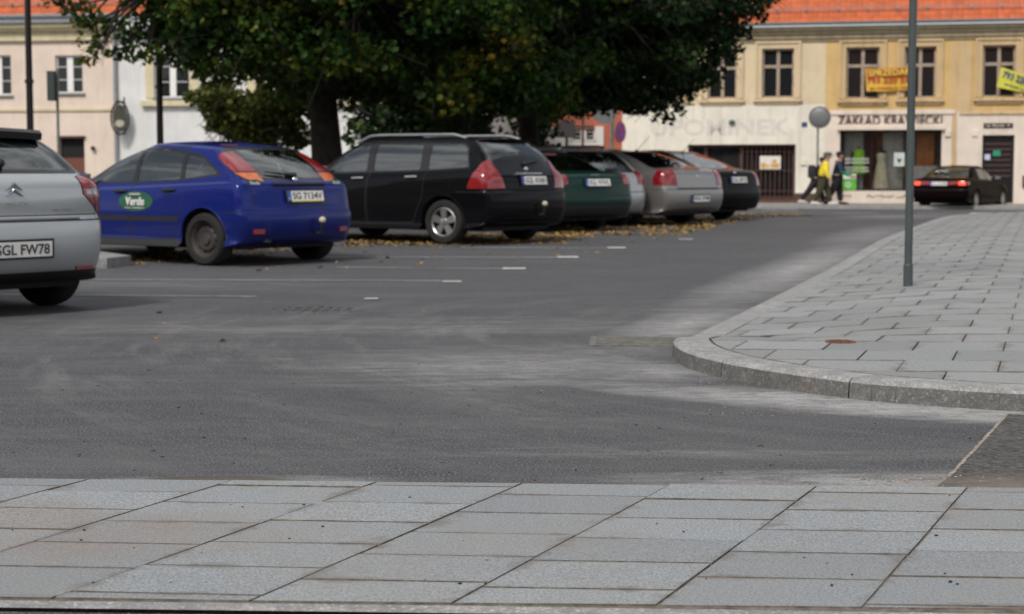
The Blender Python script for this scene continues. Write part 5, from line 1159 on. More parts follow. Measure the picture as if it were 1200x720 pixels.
m = MB(); m.bb(dr[0], dr[1], .15, .2, 0, dr[3] - .75); ddo = m.build('door', plain('door_red_brown', (.16, .05, .03), .6), rl); m = MB(); m.bb(dr[0], dr[1], .16, .22, dr[3] - .75, dr[3]); m.build('fanlight', M_dark, ddo); m = MB(); m.bb(dr[0] - .05, dr[1] + .05, -.12, .0, dr[3], dr[3] + .08); m.build('lintel', M_brownf, ddo)
m = MB(); q = FLm.at(110, 174); m.ball((q[0], -.1, q[1]), .09, 10); m.build('door_wall_lamp', M_black, rl)  # small wall lamp beside the door
downpipe(rl, U1 - .08, zt, M_zinc, .07)
m = MB(); q0 = FLm.rect(5, 14, -8, 3); m.bb(FLm.u(-10), FLm.u(14), .3, .5, zt + 1.35, zt + 1.6); m.build('roof_window', M_wframe2, rl)
rw = FLm.root('townhouse', 'light grey rendered house mostly hidden behind the big tree', 'house', 'houses along the square')
H = [FLm.rect(181, 222, 62, 115), FLm.rect(300, 335, 62, 115), FLm.rect(400, 435, 62, 115), FLm.rect(500, 530, 62, 115)]
wall(rw, 'wall', M_wgrey, U1, U2, -.2, zt - .1, H); hull_box(rw, U1, U2, zt - .1, 10, M_wgrey)
for h in H:
    fr = window(rw, h, 'new'); m = MB(); m.bb(h[0] - .35, h[0] - .02, -.05, .0, h[2], h[3] + .2); m.bb(h[1] + .02, h[1] + .35, -.05, 0, h[2], h[3] + .2); m.bb(h[0] - .5, h[1] + .5, -.2, 0, h[2] - .3, h[2] - .1); m.build('window_surround', M_yline, fr)
cornice(rw, U1, U2, zt, M_wgrey, ((.42, .3), (.3, .12), (.14, .2))); roof(rw, U1, U2, zt + .2, over=.5)
# hanging oval shop sign
t = FLm.root('hanging_sign', 'oval hanging sign in an iron ring bracket on the corner of the pale house', 'sign'); q = FLm.at(146, 139); t.location = FLm.world(q[0], .0, 0)
zc_ = q[1]; m = MB(); k = 28; m.tube([(.0, -.75 + .0, zc_ + .62), (.0, .1, zc_ + .62)], .03, 8); m.tube([(0, 0, zc_ + .8), (0, 0, zc_ - .6)], .03, 8); m.build('bracket', M_black, t)
m = MB(); m.tube([(.10 * math.sin(.0) + .30 * math.cos(2 * math.pi * i / k), -.45 + .12 * math.cos(2 * math.pi * i / k), zc_ + .6 * math.sin(2 * math.pi * i / k)) for i in range(k + 1)], .035, 8, cap=False); m.build('ring', M_black, t, smooth=True)
m = MB(); m.lathe([(0, .03), (.24, .03), (.24, -.03), (0, -.03)], 28, axis='Y', c=(0, 0, 0)); m.v = [Vector((v.x, v.y - .45 + v.x * .4, v.z * 2.1 + zc_)) for v in m.v]; m.build('panel', plain('sign_dark_olive', (.07, .07, .05), .5), t)
m = MB(); m.lathe([(0, .04), (.15, .04)], 20, axis='Y'); m.v = [Vector((v.x, v.y - .53 + v.x * .4, v.z * .9 + zc_ - .2)) for v in m.v]; m.build('emblem', plain('sign_cream', (.5, .47, .38), .5), t, fix=False)

# ---- salmon house in the gap
FM = Facade((-1.6, 74), (1, -.12), -.1); u0, u1 = FM.u(545), FM.u(738); zt = FM.at(640, 52)[1]
rm = FM.root('townhouse', 'salmon red house with a white shop fascia glimpsed between tree and souvenir house', 'house', 'houses along the square')
bd = FM.rect(632, 664, 150, 171); wn = FM.rect(670, 697, 150.5, 165); H = [FM.rect(600, 615, 80, 112), FM.rect(660, 680, 80, 112), wn]
zs4 = FM.at(640, 172)[1]; wall(rm, 'wall', M_salmon, u0, u1, -.2, zt, H); hull_box(rm, u0, u1, zt, 10, M_salmon); roof(rm, u0, u1, zt, over=.4, guards=False)
for h in H: window(rm, h, 'new')
m = MB(); q = FM.rect(628, 667.5, 149.5, 171.5); m.bb(q[0], q[1], -.12, -.01, q[2], q[3]); fa = m.build('fascia_board', M_white, rm)
q = FM.rect(633, 661, 153.5, 160); text('ORAMA', fa, M_ink, 'lettering', Matrix.Translation(((q[0] + q[1]) / 2, -.125, (q[2] + q[3]) / 2)) @ Matrix.Rotation(math.pi / 2, 4, 'X'), width=q[1] - q[0], height=q[3] - q[2], ext=.006, bold=.01)
m = MB()
for bx in ((668, 670, 148.5, 171), (697.5, 707.5, 148.5, 171), (670.2, 697.3, 165.4, 171)): q = FM.rect(*bx); m.bb(q[0], q[1], -.1, -.01, q[2], q[3])
m.build('window_surround', M_white, rm)

# ---------------------------------------------------------------- poles and signs
def post(name, label, cat, x, y, h, r, mat, group=None, z=None):
    t = empty(name, (x, y, Z(x, y) if z is None else z)); tag(t, label, cat, group); m = MB(); m.tube([(0, 0, -.05), (0, 0, h)], r, 16); m.build('pole', mat, t, smooth=True); return t
g = G(1064, 331, .1); t = post('signpost', 'tall grey green steel post rising from the corner pavement', 'post', g.x, g.y, 4.2, .036, M_pole, z=zc(g.x, g.y)); m = MB(); m.tube([(0, 0, 0), (0, 0, .19)], .043, 16); m.tube([(0, 0, .19), (0, 0, .2)], [.043, .037], 16); m.build('sleeve', M_pole, t, smooth=True)
m = MB(); m.lathe([(0, 3.62), (.3, 3.62), (.3, 3.60), (0, 3.60)], 32); m.v = [Vector((v.x, (v.z - 3.61) + .06, v.y + 3.7)) for v in m.v]; m.build('sign_plate', M_steel, t)
def lamp(px, y, label, hz, r=.065):
    x = ray(px, 150).x * y / ray(px, 150).y; t = empty('street_lamp', (x, y, Z(x, y))); tag(t, label, 'street lamp', 'street lamps on the square'); m = MB(); m.tube([(0, 0, 0), (0, 0, .8), (0, 0, .82), (0, 0, hz)], [r * 1.5, r * 1.5, r * 1.0, r * .8], 16); m.build('pole', M_trim, t, smooth=True)
    m = MB(); m.tube([(0, 0, 2.6), (0, 0, 2.66)], r * 1.25, 16); m.build('collar', M_trim, t); m = MB(); m.lathe([(0, hz + .65), (.12, hz + .6), (.26, hz + .42), (.27, hz + .38), (.16, hz), (0, hz)], 20); m.build('lantern', M_black, t, smooth=True); return t
lamp(35.5, 31, 'black lamp post standing behind the silver blue hatchback', 5.2, .066); lamp(187.5, 33, 'black lamp post rising behind the blue hatchback beside the tree', 5.2, .068)
p = G(70, 250); x = ray(68, 150).x * 40 / ray(68, 150).y; t = post('road_sign', 'small road sign seen from its dark edge on a thin grey post at left', 'sign', x, 40, 3.42, .034, M_steel); m = MB(); m.box((-.10, -.05, 3.02), (.16, .34, .68)); m.build('sign_plate', plain('sign_back_dark', (.035, .05, .05), .5), t)
# convex traffic mirror
gq = FR.world(FR.u(961) , 2.3, 0); t = empty('traffic_mirror', gq, FR.ang); tag(t, 'round traffic mirror on a thin post between the souvenir shop and the tailor', 'traffic mirror'); zm = 1.1 + ray(961, 138).z * gq.y / ray(961, 138).y - gq.z
m = MB(); m.tube([(0, 0, 0), (0, 0, zm + .2)], .038, 12); m.build('pole', M_steel, t, smooth=True)
m = MB(); m.lathe([(0, -.02), (.18, -.01), (.33, .03), (.355, .05)], 32, axis='Y'); mi = m.v; m.v = [Vector((v.x + .06, v.y - .14, v.z + zm)) for v in mi]; m.build('mirror', plain('mirror_silver', (.17, .18, .185), .5, .2, var=.15, scale=3), t, smooth=True)
m = MB(); m.lathe([(.34, .045), (.38, .03), (.385, .08), (.3, .12), (0, .14)], 32, axis='Y'); m.v = [Vector((v.x + .06, v.y - .14, v.z + zm)) for v in m.v]; m.build('housing', plain('mirror_back', (.12, .07, .06), .6), t, smooth=True)
# cluster of signs in the gap beside the second tree
x = ray(717, 160).x * 50 / ray(717, 160).y; t = post('road_sign', 'no stopping sign on a grey post beside the souvenir house', 'sign', x, 50, 4.0, .05, M_steel)
m = MB(); m.lathe([(0, 0), (.31, 0), (.31, .02), (0, .02)], 32, axis='Y'); rot = Matrix.Rotation(R(55), 3, 'Z'); m.v = [rot @ Vector((v.x, v.y, v.z)) + Vector((.24, -.1, 2.38)) for v in m.v]; d1 = m.build('sign_plate', M_steel, t)
def onface(m_, off): m_.v = [rot @ (v + Vector((0, -off, 0))) + Vector((.24, -.1, 2.38)) for v in m_.v]
m = MB(); m.lathe([(.0, .0), (.25, .0)], 28, axis='Y'); onface(m, .006); m.build('face', plain('sign_blue', (.02, .10, .50), .4), d1, fix=False)
m = MB(); m.lathe([(.24, .0), (.31, .0)], 28, axis='Y'); onface(m, .008); m.build('border', plain('sign_red', (.55, .02, .02), .4), d1, fix=False)
m = MB(); m.box((0, 0, 0), (.50, .004, .06), rot=Matrix.Rotation(R(45), 3, 'Y')); onface(m, .010); m.build('bar', bpy.data.materials['sign_red'], d1)
m = MB(); m.box((0, 0, 0), (.50, .004, .06), rot=Matrix.Rotation(R(-45), 3, 'Y')); onface(m, .0155); 
m.build('bar', bpy.data.materials['sign_red'], d1)
m = MB(); m.lathe([(0, 0), (.36, 0), (.36, .02), (0, .02)], 32, axis='Y'); m.v = [Vector((v.x - .22, v.y + .06, v.z + 2.98)) for v in m.v]; m.build('sign_back', plain('grey_sign_back', (.20, .21, .215), .5, .4), t)
x = ray(664, 160).x * 46 / ray(664, 160).y; t = post('road_sign', 'square dark back of a road sign on a short post before the salmon house', 'sign', x, 46, 2.35, .04, M_black); m = MB(); m.box((0, -.05, 2.28), (.46, .03, .44)); m.build('sign_plate', plain('dark_sign_back', (.05, .045, .042), .6), t, bevel=.01)
x = ray(683, 160).x * 48 / ray(683, 160).y; t = post('post', 'slim rusty brown post crossing the window of the salmon house', 'post', x, 48, 3.4, .035, M_brownf); m = MB(); m.bb(-.35, .3, -.02, .02, 2.42, 2.48); m.build('crossbar', M_brownf, t)

# ---------------------------------------------------------------- trees
def leafmat(name, stops, tr=.25):
    n = N(name); rnd = n.geo.outputs['Random Per Island']; f = n.noise(.75, 4, .6, n.pos); k = n.math('ADD', n.math('MULTIPLY', rnd, .45), n.math('MULTIPLY', n.ramp(f, [(.35, 0.0), (.68, 1.0)]), .55))
    c = n.ramp(k, stops); n.col(c); n.b.inputs['Roughness'].default_value = .5; n.b.inputs['Specular IOR Level'].default_value = .18
    t = n.new('ShaderNodeBsdfTranslucent'); n.L(c, t.inputs[0]); mx = n.new('ShaderNodeMixShader'); mx.inputs[0].default_value = tr; o = n.t.nodes['Material Output']; n.L(n.b.outputs[0], mx.inputs[1]); n.L(t.outputs[0], mx.inputs[2]); n.L(mx.outputs[0], o.inputs[0]); return n.m
LM1 = leafmat('maple_leaves', [(.08, (.008, .024, .005)), (.4, (.018, .050, .008)), (.60, (.05, .095, .012)), (.76, (.13, .135, .018)), (.92, (.34, .21, .03))])
LM2 = leafmat('dark_maple_leaves', [(.08, (.005, .015, .004)), (.55, (.011, .030, .006)), (.85, (.03, .065, .010)), (1.0, (.13, .13, .016))], .12)
LM3 = leafmat('olive_leaves', [(.05, (.035, .055, .012)), (.5, (.08, .105, .02)), (1.0, (.19, .18, .035))])
M_bark = plain('dark_bark', (.022, .018, .014), .95, var=.5, scale=9, bump=1.0)
LEAF = [(0, 0), (.5, .12), (.3, .35), (.5, .6), (0, 1.0), (-.5, .6), (-.3, .35), (-.5, .12)]
LEAF2 = [(0, 0), (.4, .35), (0, 1), (-.4, .35)]
def leaves_mesh(name, pts, mat, parent, size, rnd, shape=LEAF):
    vs = []; fs = []; n = len(shape)
    for p in pts:
        s = size * rnd.uniform(.6, 1.25); e = Matrix.Rotation(rnd.uniform(0, 6.28), 3, 'Z') @ Matrix.Rotation(rnd.gauss(.9, .55), 3, 'X') @ Matrix.Rotation(rnd.uniform(-1, 1), 3, 'Y'); ax, ay, az = e.col[0] * s, e.col[1] * s, e.col[2] * s
        b = len(vs); cp = rnd.uniform(.1, .35)
        for u, v in shape: vs.append(tuple(p + ax * u + ay * v - az * (abs(u) * cp + v * v * cp * .6)))
        fs.append(tuple(range(b, b + n)))
    me = bpy.data.meshes.new(name); me.from_pydata(vs, [], fs); me.materials.append(mat); o = bpy.data.objects.new(name, me); COL.objects.link(o); o.parent = parent; return o
def tree(label, x, y, trunk, clumps, mat, seed, rad0, fork, per=110, size=.13, cat='tree', group='trees on the square', name='broadleaf_tree', sprd=1.0, low=None):
    rnd = random.Random(seed); t = empty(name, (x, y, Z(x, y) + .1)); tag(t, label, cat, group); base = t.location
    m = MB(); F_ = Vector((trunk[0], trunk[1], fork)); pts = []; k = 8
    for i in range(k + 1): s = i / k; pts.append(Vector((F_.x * s + .04 * math.sin(s * 5), F_.y * s, fork * s)))
    rr = [rad0 * (1.35 if i == 0 else 1.12 if i == 1 else 1) * (1 - .25 * i / k) for i in range(k + 1)]; m.tube(pts, rr, 14)
    mains = []; nm = 6
    for i in range(nm):
        a_ = 2 * math.pi * i / nm + rnd.uniform(-.3, .3); l = rnd.uniform(2.0, 3.4); e = F_ + Vector((math.cos(a_) * l * .9, math.sin(a_) * l * .7, l * rnd.uniform(.45, 1.1))); mid = F_.lerp(e, .5) + Vector((0, 0, .25))
        m.tube([F_ - Vector((0, 0, .3)), mid, e] if rad0 > .12 else [F_, F_.lerp(e, .25), F_.lerp(e, .45)], [rad0 * .55, rad0 * .36, rad0 * .2], 9); mains.append(e); mains.append(mid)
    pt = []
    for c_, r_ in clumps:
        c_ = Vector(c_) - base; src = min(mains, key=lambda q: (q - c_).length); md_ = src.lerp(c_, .55) + Vector((rnd.uniform(-.2, .2), rnd.uniform(-.2, .2), rnd.uniform(0, .3))); m.tube([src, md_, c_], [.05, .03, .010] if rad0 > .12 else [.02, .012, .005], 5)
        for _ in range(4): e = c_ + Vector((rnd.gauss(0, 1), rnd.gauss(0, 1), rnd.gauss(-.2, .6))) * r_ * .8; m.tube([md_.lerp(c_, rnd.uniform(.3, 1)), e], [.012, .004], 4)
        n_ = int(per * (r_ / .6) ** 2)
        for _ in range(n_):
            v = Vector((rnd.gauss(0, 1), rnd.gauss(0, 1), rnd.gauss(0, 1))).normalized() * (rnd.random() ** .45) * r_; v.z *= .62; p_ = c_ + v
            if low and (p_ + base).z < low(p_.x + base.x): continue
            pt.append(p_)
    m.build('trunk', M_bark, t, smooth=True, fix=False); leaves_mesh('crown', pt, mat, t, size, rnd); return t
def pw(tab):
    def f(x):
        if x <= tab[0][0]: return tab[0][1]
        for (a_, b_), (c_, e_) in zip(tab, tab[1:]):
            if x <= c_: return b_ + (e_ - b_) * (x - a_) / (c_ - a_)
        return tab[-1][1]
    return f
def at(px, py, D): r = ray(px, py); return Vector((r.x / r.y * D, D, 1.1 + r.z / r.y * D))
# first tree: big maple with its trunk between the blue car and the black estate
rnd = random.Random(21); x1, y1 = at(381, 150, 31.5).x, 31.5; cl = []
low1 = pw([(-7.0, 4.2), (-6.3, 3.2), (-5.6, 2.75), (-5.2, 2.45), (-4.5, 2.6), (-3.6, 2.25), (-2.4, 2.35), (-1.2, 1.9), (0, 1.75), (1.5, 2.1), (2.5, 2.6)])
while len(cl) < 420:
    v = Vector((rnd.uniform(-1, 1), rnd.uniform(-1, 1), rnd.uniform(-1, 1)))
    if v.length > 1 or (v.length < .45 and rnd.random() < .6): continue
    c_ = Vector((x1 + .9 + v.x * 4.6, y1 + v.y * 4.0, 5.0 + v.z * 3.9)); r_ = rnd.uniform(.45, .8)
    if c_.z - r_ * .6 < low1(c_.x): 
        if c_.z < low1(c_.x) - .9: continue
        c_.z = low1(c_.x) + r_ * .62 + rnd.uniform(0, .35)
    cl.append((c_, r_))
for px, py, r_ in ((60, -2, .3), (82, 8, .35), (105, 22, .35), (95, 30, .26), (125, 34, .36), (108, 52, .3), (118, 64, .22), (104, 72, .2), (150, 40, .4), (150, 62, .38), (172, 66, .35), (185, 45, .45), (175, 18, .4), (205, 30, .5), (200, 65, .45), (225, 75, .42), (235, 50, .5), (225, 12, .5), (250, 88, .4), (150, 5, .25)):
    cl.append((at(px, py, 31.5 + rnd.uniform(-1.5, 1.0)), r_))
for _ in range(70): cl.append((at(rnd.uniform(250, 640), rnd.uniform(-30, 120), 31.5 + rnd.uniform(-1, 3)), rnd.uniform(.4, .65)))
tree('large maple with yellowing leaves and a thick trunk behind the blue hatchback', x1, y1, (0, 0), cl, LM1, 5, .33, 2.6, per=165, size=.112)
# second tree: darker, further back, reaching towards the souvenir house
rnd = random.Random(33); x2, y2 = at(620, 150, 36.5).x, 36.5; cl = []; s2 = 36.5 / 2000
low2 = pw([(-3.6, 1.8), (-1.2, 1.85), (-.3, 1.75), (.1, 2.2), (1.3, 2.15), (1.7, 2.2), (2.5, 2.2), (3.0, 2.5), (3.3, 2.15), (3.6, 2.5), (4.1, 3.1), (4.5, 3.6), (4.9, 4.2), (5.6, 4.8)])
while len(cl) < 430:
    v = Vector((rnd.uniform(-1, 1), rnd.uniform(-1, 1), rnd.uniform(-1, 1)))
    if v.length > 1 or (v.length < .45 and rnd.random() < .6): continue
    c_ = Vector((x2 + .2 + v.x * 4.9, y2 + v.y * 4.0, 5.6 + v.z * 4.2)); r_ = rnd.uniform(.42, .75)
    if c_.z - r_ * .6 < low2(c_.x):
        if c_.z < low2(c_.x) - .9: continue
        c_.z = low2(c_.x) + r_ * .62 + rnd.uniform(0, .3)
    cl.append((c_, r_))
for px, py, r_ in ((785, 140, .2), (775, 128, .26), (762, 120, .35), (790, 112, .32), (815, 92, .32), (826, 80, .3), (845, 55, .35), (865, 40, .3), (880, 18, .35), (893, 8, .25), (740, 128, .3), (720, 122, .25), (800, 133, .16), (838, 100, .2), (856, 72, .22), (876, 45, .2), (905, 2, .2), (772, 138, .2), (750, 132, .24), (812, 110, .24), (895, 22, .18), (868, 56, .16), (840, 30, .5), (800, 60, .55), (770, 85, .5), (860, 5, .5)):
    cl.append((at(px, py, 36.5 + rnd.uniform(-1.5, 1)), r_))
for _ in range(90): cl.append((at(rnd.uniform(560, 800), rnd.uniform(-60, 100), 36.5 + rnd.uniform(-2, 2)), rnd.uniform(.45, .7)))
for _ in range(16): cl.append((at(rnd.uniform(610, 690), rnd.uniform(85, 128), 36.5 + rnd.uniform(-2, 2)), rnd.uniform(.35, .5)))
for _ in range(22): cl.append((at(rnd.uniform(670, 745), rnd.uniform(70, 118), 36.5 + rnd.uniform(-2, 2)), rnd.uniform(.3, .45)))
for _ in range(26): cl.append((at(rnd.uniform(645, 712), rnd.uniform(100, 131), 36.5 + rnd.uniform(-2, 2)), rnd.uniform(.28, .4)))
for _ in range(10): cl.append((at(rnd.uniform(715, 752), rnd.uniform(100, 128), 36.5 + rnd.uniform(-2, 2)), rnd.uniform(.25, .36)))
tree('dark maple hanging over the far parked cars in front of the souvenir house', x2, y2, (0, 0), cl, LM2, 6, .23, 2.7, per=165, size=.112)
# olive bushy tree beyond the blue car, dark bushes behind the cars
rnd = random.Random(40); cl = []
for px, py, r_ in ((240, 118, .45), (262, 132, .55), (258, 112, .5), (290, 128, .6), (300, 150, .5), (270, 150, .42), (320, 120, .6), (335, 145, .55), (280, 160, .35), (345, 165, .4), (310, 165, .4), (350, 120, .6), (255, 150, .3)):
    for _ in range(3): cl.append((at(px, py, 37 + rnd.uniform(-1, 1)), r_ * .95))
tree('smaller olive green tree behind the left side of the big trunk', at(300, 150, 37).x, 37, (0, 0), cl, LM3, 7, .09, 1.3, per=190, size=.12, name='young_tree')
cl = []
for px in range(425, 640, 13):
    for py in (128, 148, 165): cl.append((at(px + rnd.uniform(-6, 6), py + rnd.uniform(-7, 5), 43 + rnd.uniform(-1.5, 1.5)), rnd.uniform(.5, .7)))
cl = [c for c in cl if not (555 < 600 + c[0].x / c[0].y * 2000 < 612 and c[0].z > 1.9 and c[0].z < 2.75)]
tree('dark bushy evergreen growing behind the black estate', at(500, 150, 43).x, 43, (0, 0), cl, LM2, 9, .14, 1.2, per=90, size=.16, name='bushy_tree')
cl = [(at(266, 168, 33), .22), (at(266, 160, 33), .16), (at(300, 176, 34), .3), (at(325, 172, 34), .3)]
tree('little bush peeping over the roof of the blue hatchback', at(290, 180, 34).x, 34, (0, 0), cl, LM3, 10, .03, .7, per=150, size=.08, name='shrub', cat='shrub', group=None)

# fallen leaves, pebbles
def litter(name, quads, n, mat, size, seed, kind=True, lab=None, zf=Z, flat=.25):
    rnd = random.Random(seed); vs, fs = [], []; sh = LEAF if size > .03 else LEAF2
    tot = sum(w_ for _, w_ in quads)
    for (pa, pb, pc, pd), w_ in quads:
        for _ in range(int(n * w_ / tot)):
            s, t = rnd.random(), rnd.random(); p = pa.lerp(pb, s).lerp(pd.lerp(pc, s), t); z = zf(p.x, p.y) + rnd.uniform(.005, .014); sz = size * rnd.uniform(.6, 1.3)
            e = Matrix.Rotation(rnd.uniform(0, 6.28), 3, 'Z') @ Matrix.Rotation(rnd.gauss(0, flat), 3, 'X') @ Matrix.Rotation(rnd.gauss(0, flat), 3, 'Y'); b = len(vs)
            for u, v in sh: vs.append(tuple(Vector((p.x, p.y, z)) + e @ Vector((u * sz, v * sz, -abs(u) * sz * .3))))
            fs.append(tuple(range(b, b + len(sh))))
    me = bpy.data.meshes.new(name); me.from_pydata(vs, [], fs); me.materials.append(mat); o = bpy.data.objects.new(name, me); COL.objects.link(o); tag(o, lab, 'leaves', None, 'stuff'); return o
M_fall = leafmat('fallen_leaves', [(.05, (.16, .09, .035)), (.4, (.27, .165, .055)), (.8, (.42, .29, .10)), (1, (.50, .37, .17))], .05)
V = lambda px, py: Vector(G(px, py)[:2])
litter('fallen_leaves', [((V(640, 277), V(800, 276), V(905, 253), V(700, 253)), 10), ((V(860, 260), V(960, 253), V(930, 248), V(870, 250)), 1.2), ((V(395, 290), V(660, 286), V(700, 272), V(420, 277)), 6), ((V(120, 312), V(300, 302), V(400, 282), V(180, 290)), 1.6), ((V(150, 330), V(700, 300), V(860, 262), V(400, 285)), .35)], 5600, M_fall, .06, 4, lab='yellow fallen leaves drifted under and beside the parked cars')
litter('scattered_leaves', [((V(100, 520), V(900, 520), V(900, 330), V(100, 340)), 1)], 11, M_fall, .04, 14, lab='few stray yellow leaves on the open asphalt')
def stones(name, n, seed, lab, x0, x1, y0, y1, r0, r1, mat, zf=Z):
    rnd = random.Random(seed); m = MB()
    for _ in range(n):
        x, y = rnd.uniform(x0, x1), y0 + (y1 - y0) * rnd.random() ** 1.3; r = rnd.uniform(r0, r1); n0 = len(m.v); m.ball((x, y, zf(x, y) + r * .3), (r * rnd.uniform(.8, 1.5), r * rnd.uniform(.7, 1.2), r * rnd.uniform(.5, .9)), 6)
    return tag(m.build(name, mat, fix=False), lab, 'pebbles', None, 'stuff')
stones('dark_pebbles', 110, 3, 'dark crumbs of asphalt scattered over the carriageway', -2.6, 2.4, 5.75, 10, .003, .009, M_asph); stones('slab_grit', 45, 4, 'tiny dark grit lying on the near granite slabs', -1.6, 1.5, 4.2, 5.5, .002, .005, M_ink, lambda x, y: NZ)
stones('sandy_grit', 420, 6, 'loose sandy grit around the broken surface and along the kerb', 1.25, 2.2, 5.62, 6.1, .002, .007, M_sand); stones('kerb_grit', 300, 7, 'fine grit swept against the curved kerb', .9, 2.4, 7.6, 9.2, .002, .005, M_sand, lambda x, y: -.001)
# ---------------------------------------------------------------- people
def skin(name, J, E, parent, mat, lvl=2, root='pelvis'):
    names = list(J); me = bpy.data.meshes.new(name); me.from_pydata([J[k][0] for k in names], [(names.index(a), names.index(b)) for a, b in E], [])
    o = bpy.data.objects.new(name, me); COL.objects.link(o); o.modifiers.new('k', 'SKIN')
    for i, k in enumerate(names): r = J[k][1]; me.skin_vertices[0].data[i].radius = r if isinstance(r, tuple) else (r, r); me.skin_vertices[0].data[i].use_root = (k == root)
    s = o.modifiers.new('s', 'SUBSURF'); s.levels = s.render_levels = lvl
    dg = bpy.context.evaluated_depsgraph_get(); dg.update(); nm = bpy.data.meshes.new_from_object(o.evaluated_get(dg)); bpy.data.objects.remove(o); bpy.data.meshes.remove(me)
    nm.materials.clear(); nm.materials.append(mat); nm.polygons.foreach_set('use_smooth', [True] * len(nm.polygons)); o = bpy.data.objects.new(name, nm); COL.objects.link(o); o.parent = parent; return o
M_skin = plain('skin', (.42, .25, .18), .55, var=.08)
def person(label, loc, rz, h, fl, fr, al, ar, top, trous, shoes, hair, cap=None, pack=None, lean=.05, sleeve=None):
    """walks towards local +x; fl / fr = (thigh swing, knee bend), al / ar = (upper arm swing, elbow bend)"""
    t = empty('person', loc, rz); tag(t, label, 'person', 'people walking past the shops'); k = h / 1.75; J = {}; E = []; t.scale = (1.42, 1.25, 1.03)
    hip = Vector((0, 0, .93)) * k
    J['pelvis'] = (hip, (.13 * k, .10 * k)); J['waist'] = (hip + Vector((lean * .3, 0, .16)) * k, (.125 * k, .095 * k)); J['chest'] = (hip + Vector((lean * .8, 0, .36)) * k, (.15 * k, .11 * k)); J['neck'] = (hip + Vector((lean * 1.1, 0, .53)) * k, .055 * k); J['head0'] = (hip + Vector((lean * 1.3 + .01, 0, .60)) * k, .052 * k)
    J['head1'] = (hip + Vector((lean * 1.5 + .02, 0, .70)) * k, (.082 * k, .095 * k)); J['head2'] = (hip + Vector((lean * 1.5 + .01, 0, .785)) * k, (.07 * k, .08 * k)); E += [('pelvis', 'waist'), ('waist', 'chest'), ('chest', 'neck'), ('neck', 'head0'), ('head0', 'head1'), ('head1', 'head2')]
    legs, arms = {}, {}
    for s, (sw, kb), n in ((1, fl, 'l'), (-1, fr, 'r')):
        a = hip + Vector((0, s * .10, -.04)) * k; kn = a + Vector((math.sin(sw), 0, -math.cos(sw))) * .42 * k; sh = sw - kb; an = kn + Vector((math.sin(sh), 0, -math.cos(sh))) * .40 * k; ft = sh * .55; toe = an + Vector((math.cos(ft) * .17, 0, -.045 + math.sin(min(0, ft)) * .13)) * k; heel = an + Vector((-.03, 0, -.05)) * k
        legs[n] = (a, kn, an, heel, toe); J['hip' + n] = (a, .095 * k); J['knee' + n] = (kn, .058 * k); J['ankle' + n] = (an, .038 * k); J['ball' + n] = (an.lerp(toe, .6), (.035 * k, .025 * k)); J['toe' + n] = (toe, (.03 * k, .02 * k)); E += [('pelvis', 'hip' + n), ('hip' + n, 'knee' + n), ('knee' + n, 'ankle' + n), ('ankle' + n, 'ball' + n), ('ball' + n, 'toe' + n)]
    for s, (sw, eb), n in ((1, al, 'l'), (-1, ar, 'r')):
        c = J['chest'][0] + Vector((.0, s * .185, .10)) * k; el = c + Vector((math.sin(sw), s * .12, -math.cos(sw))) * .29 * k; fa = sw + eb; wr = el + Vector((math.sin(fa), s * .02, -math.cos(fa))) * .25 * k; hd = wr + Vector((math.sin(fa + .1), 0, -math.cos(fa + .1))) * .075 * k
        arms[n] = (c, el, wr); J['sh' + n] = (c, .062 * k); J['el' + n] = (el, .042 * k); J['wr' + n] = (wr, .026 * k); J['palm' + n] = (hd, (.036 * k, .018 * k)); E += [('chest', 'sh' + n), ('sh' + n, 'el' + n), ('el' + n, 'wr' + n), ('wr' + n, 'palm' + n)]
        dr = (hd - wr).normalized(); cr = Vector((dr.z, 0, -dr.x))
        for i, ln in enumerate((.062, .07, .066, .052)):
            b = hd + cr * (i - 1.5) * .019 * k; m1 = b + dr * ln * .5 * k; m2 = m1 + (dr + Vector((0, -s * .5, 0))).normalized() * ln * .5 * k; J[f'f{n}{i}a'] = (b, .0095 * k); J[f'f{n}{i}b'] = (m1, .009 * k); J[f'f{n}{i}c'] = (m2, .007 * k); E += [('palm' + n, f'f{n}{i}a'), (f'f{n}{i}a', f'f{n}{i}b'), (f'f{n}{i}b', f'f{n}{i}c')]
        tb = wr + dr * .03 * k + cr * .03 * k; te = tb + (dr + cr * .6).normalized() * .05 * k; J[f't{n}a'] = (tb, .012 * k); J[f't{n}b'] = (te, .009 * k); E += [('wr' + n, f't{n}a'), (f't{n}a', f't{n}b')]
    # put the lower foot on the ground
    zl = min(min(v[0].z for q, v in J.items() if q.startswith('toe') or q.startswith('ball')), 9) - .025 * k
    sh = Vector((0, 0, -zl)); J = {q: (v[0] + sh, v[1]) for q, v in J.items()}; legs = {n: tuple(v + sh for v in q) for n, q in legs.items()}; arms = {n: tuple(v + sh for v in q) for n, q in arms.items()}; hip = hip + sh
    body = skin('body', J, E, t, M_skin)
    hd = J['head1'][0]; m = MB(); m.tube([hd + Vector((.085, 0, .02)) * k, hd + Vector((.112, 0, -.02)) * k, hd + Vector((.088, 0, -.028)) * k], [.008 * k, .015 * k, .01 * k], 6)
    for s in (-1, 1): m.ball(hd + Vector((-.005, s * .088, -.0)) * k, (.018 * k, .009 * k, .03 * k), 8)
    m.build('nose_and_ears', M_skin, t, smooth=True); m = MB()
    for s in (-1, 1): m.ball(hd + Vector((.084, s * .032, .018)) * k, (.008 * k, .013 * k, .008 * k), 8)
    m.tube([hd + Vector((.086, -.022, -.058)) * k, hd + Vector((.092, 0, -.058)) * k, hd + Vector((.086, .022, -.058)) * k], .005 * k, 5); m.build('eyes_and_mouth', plain('face_dark', (.08, .03, .025), .5), t)
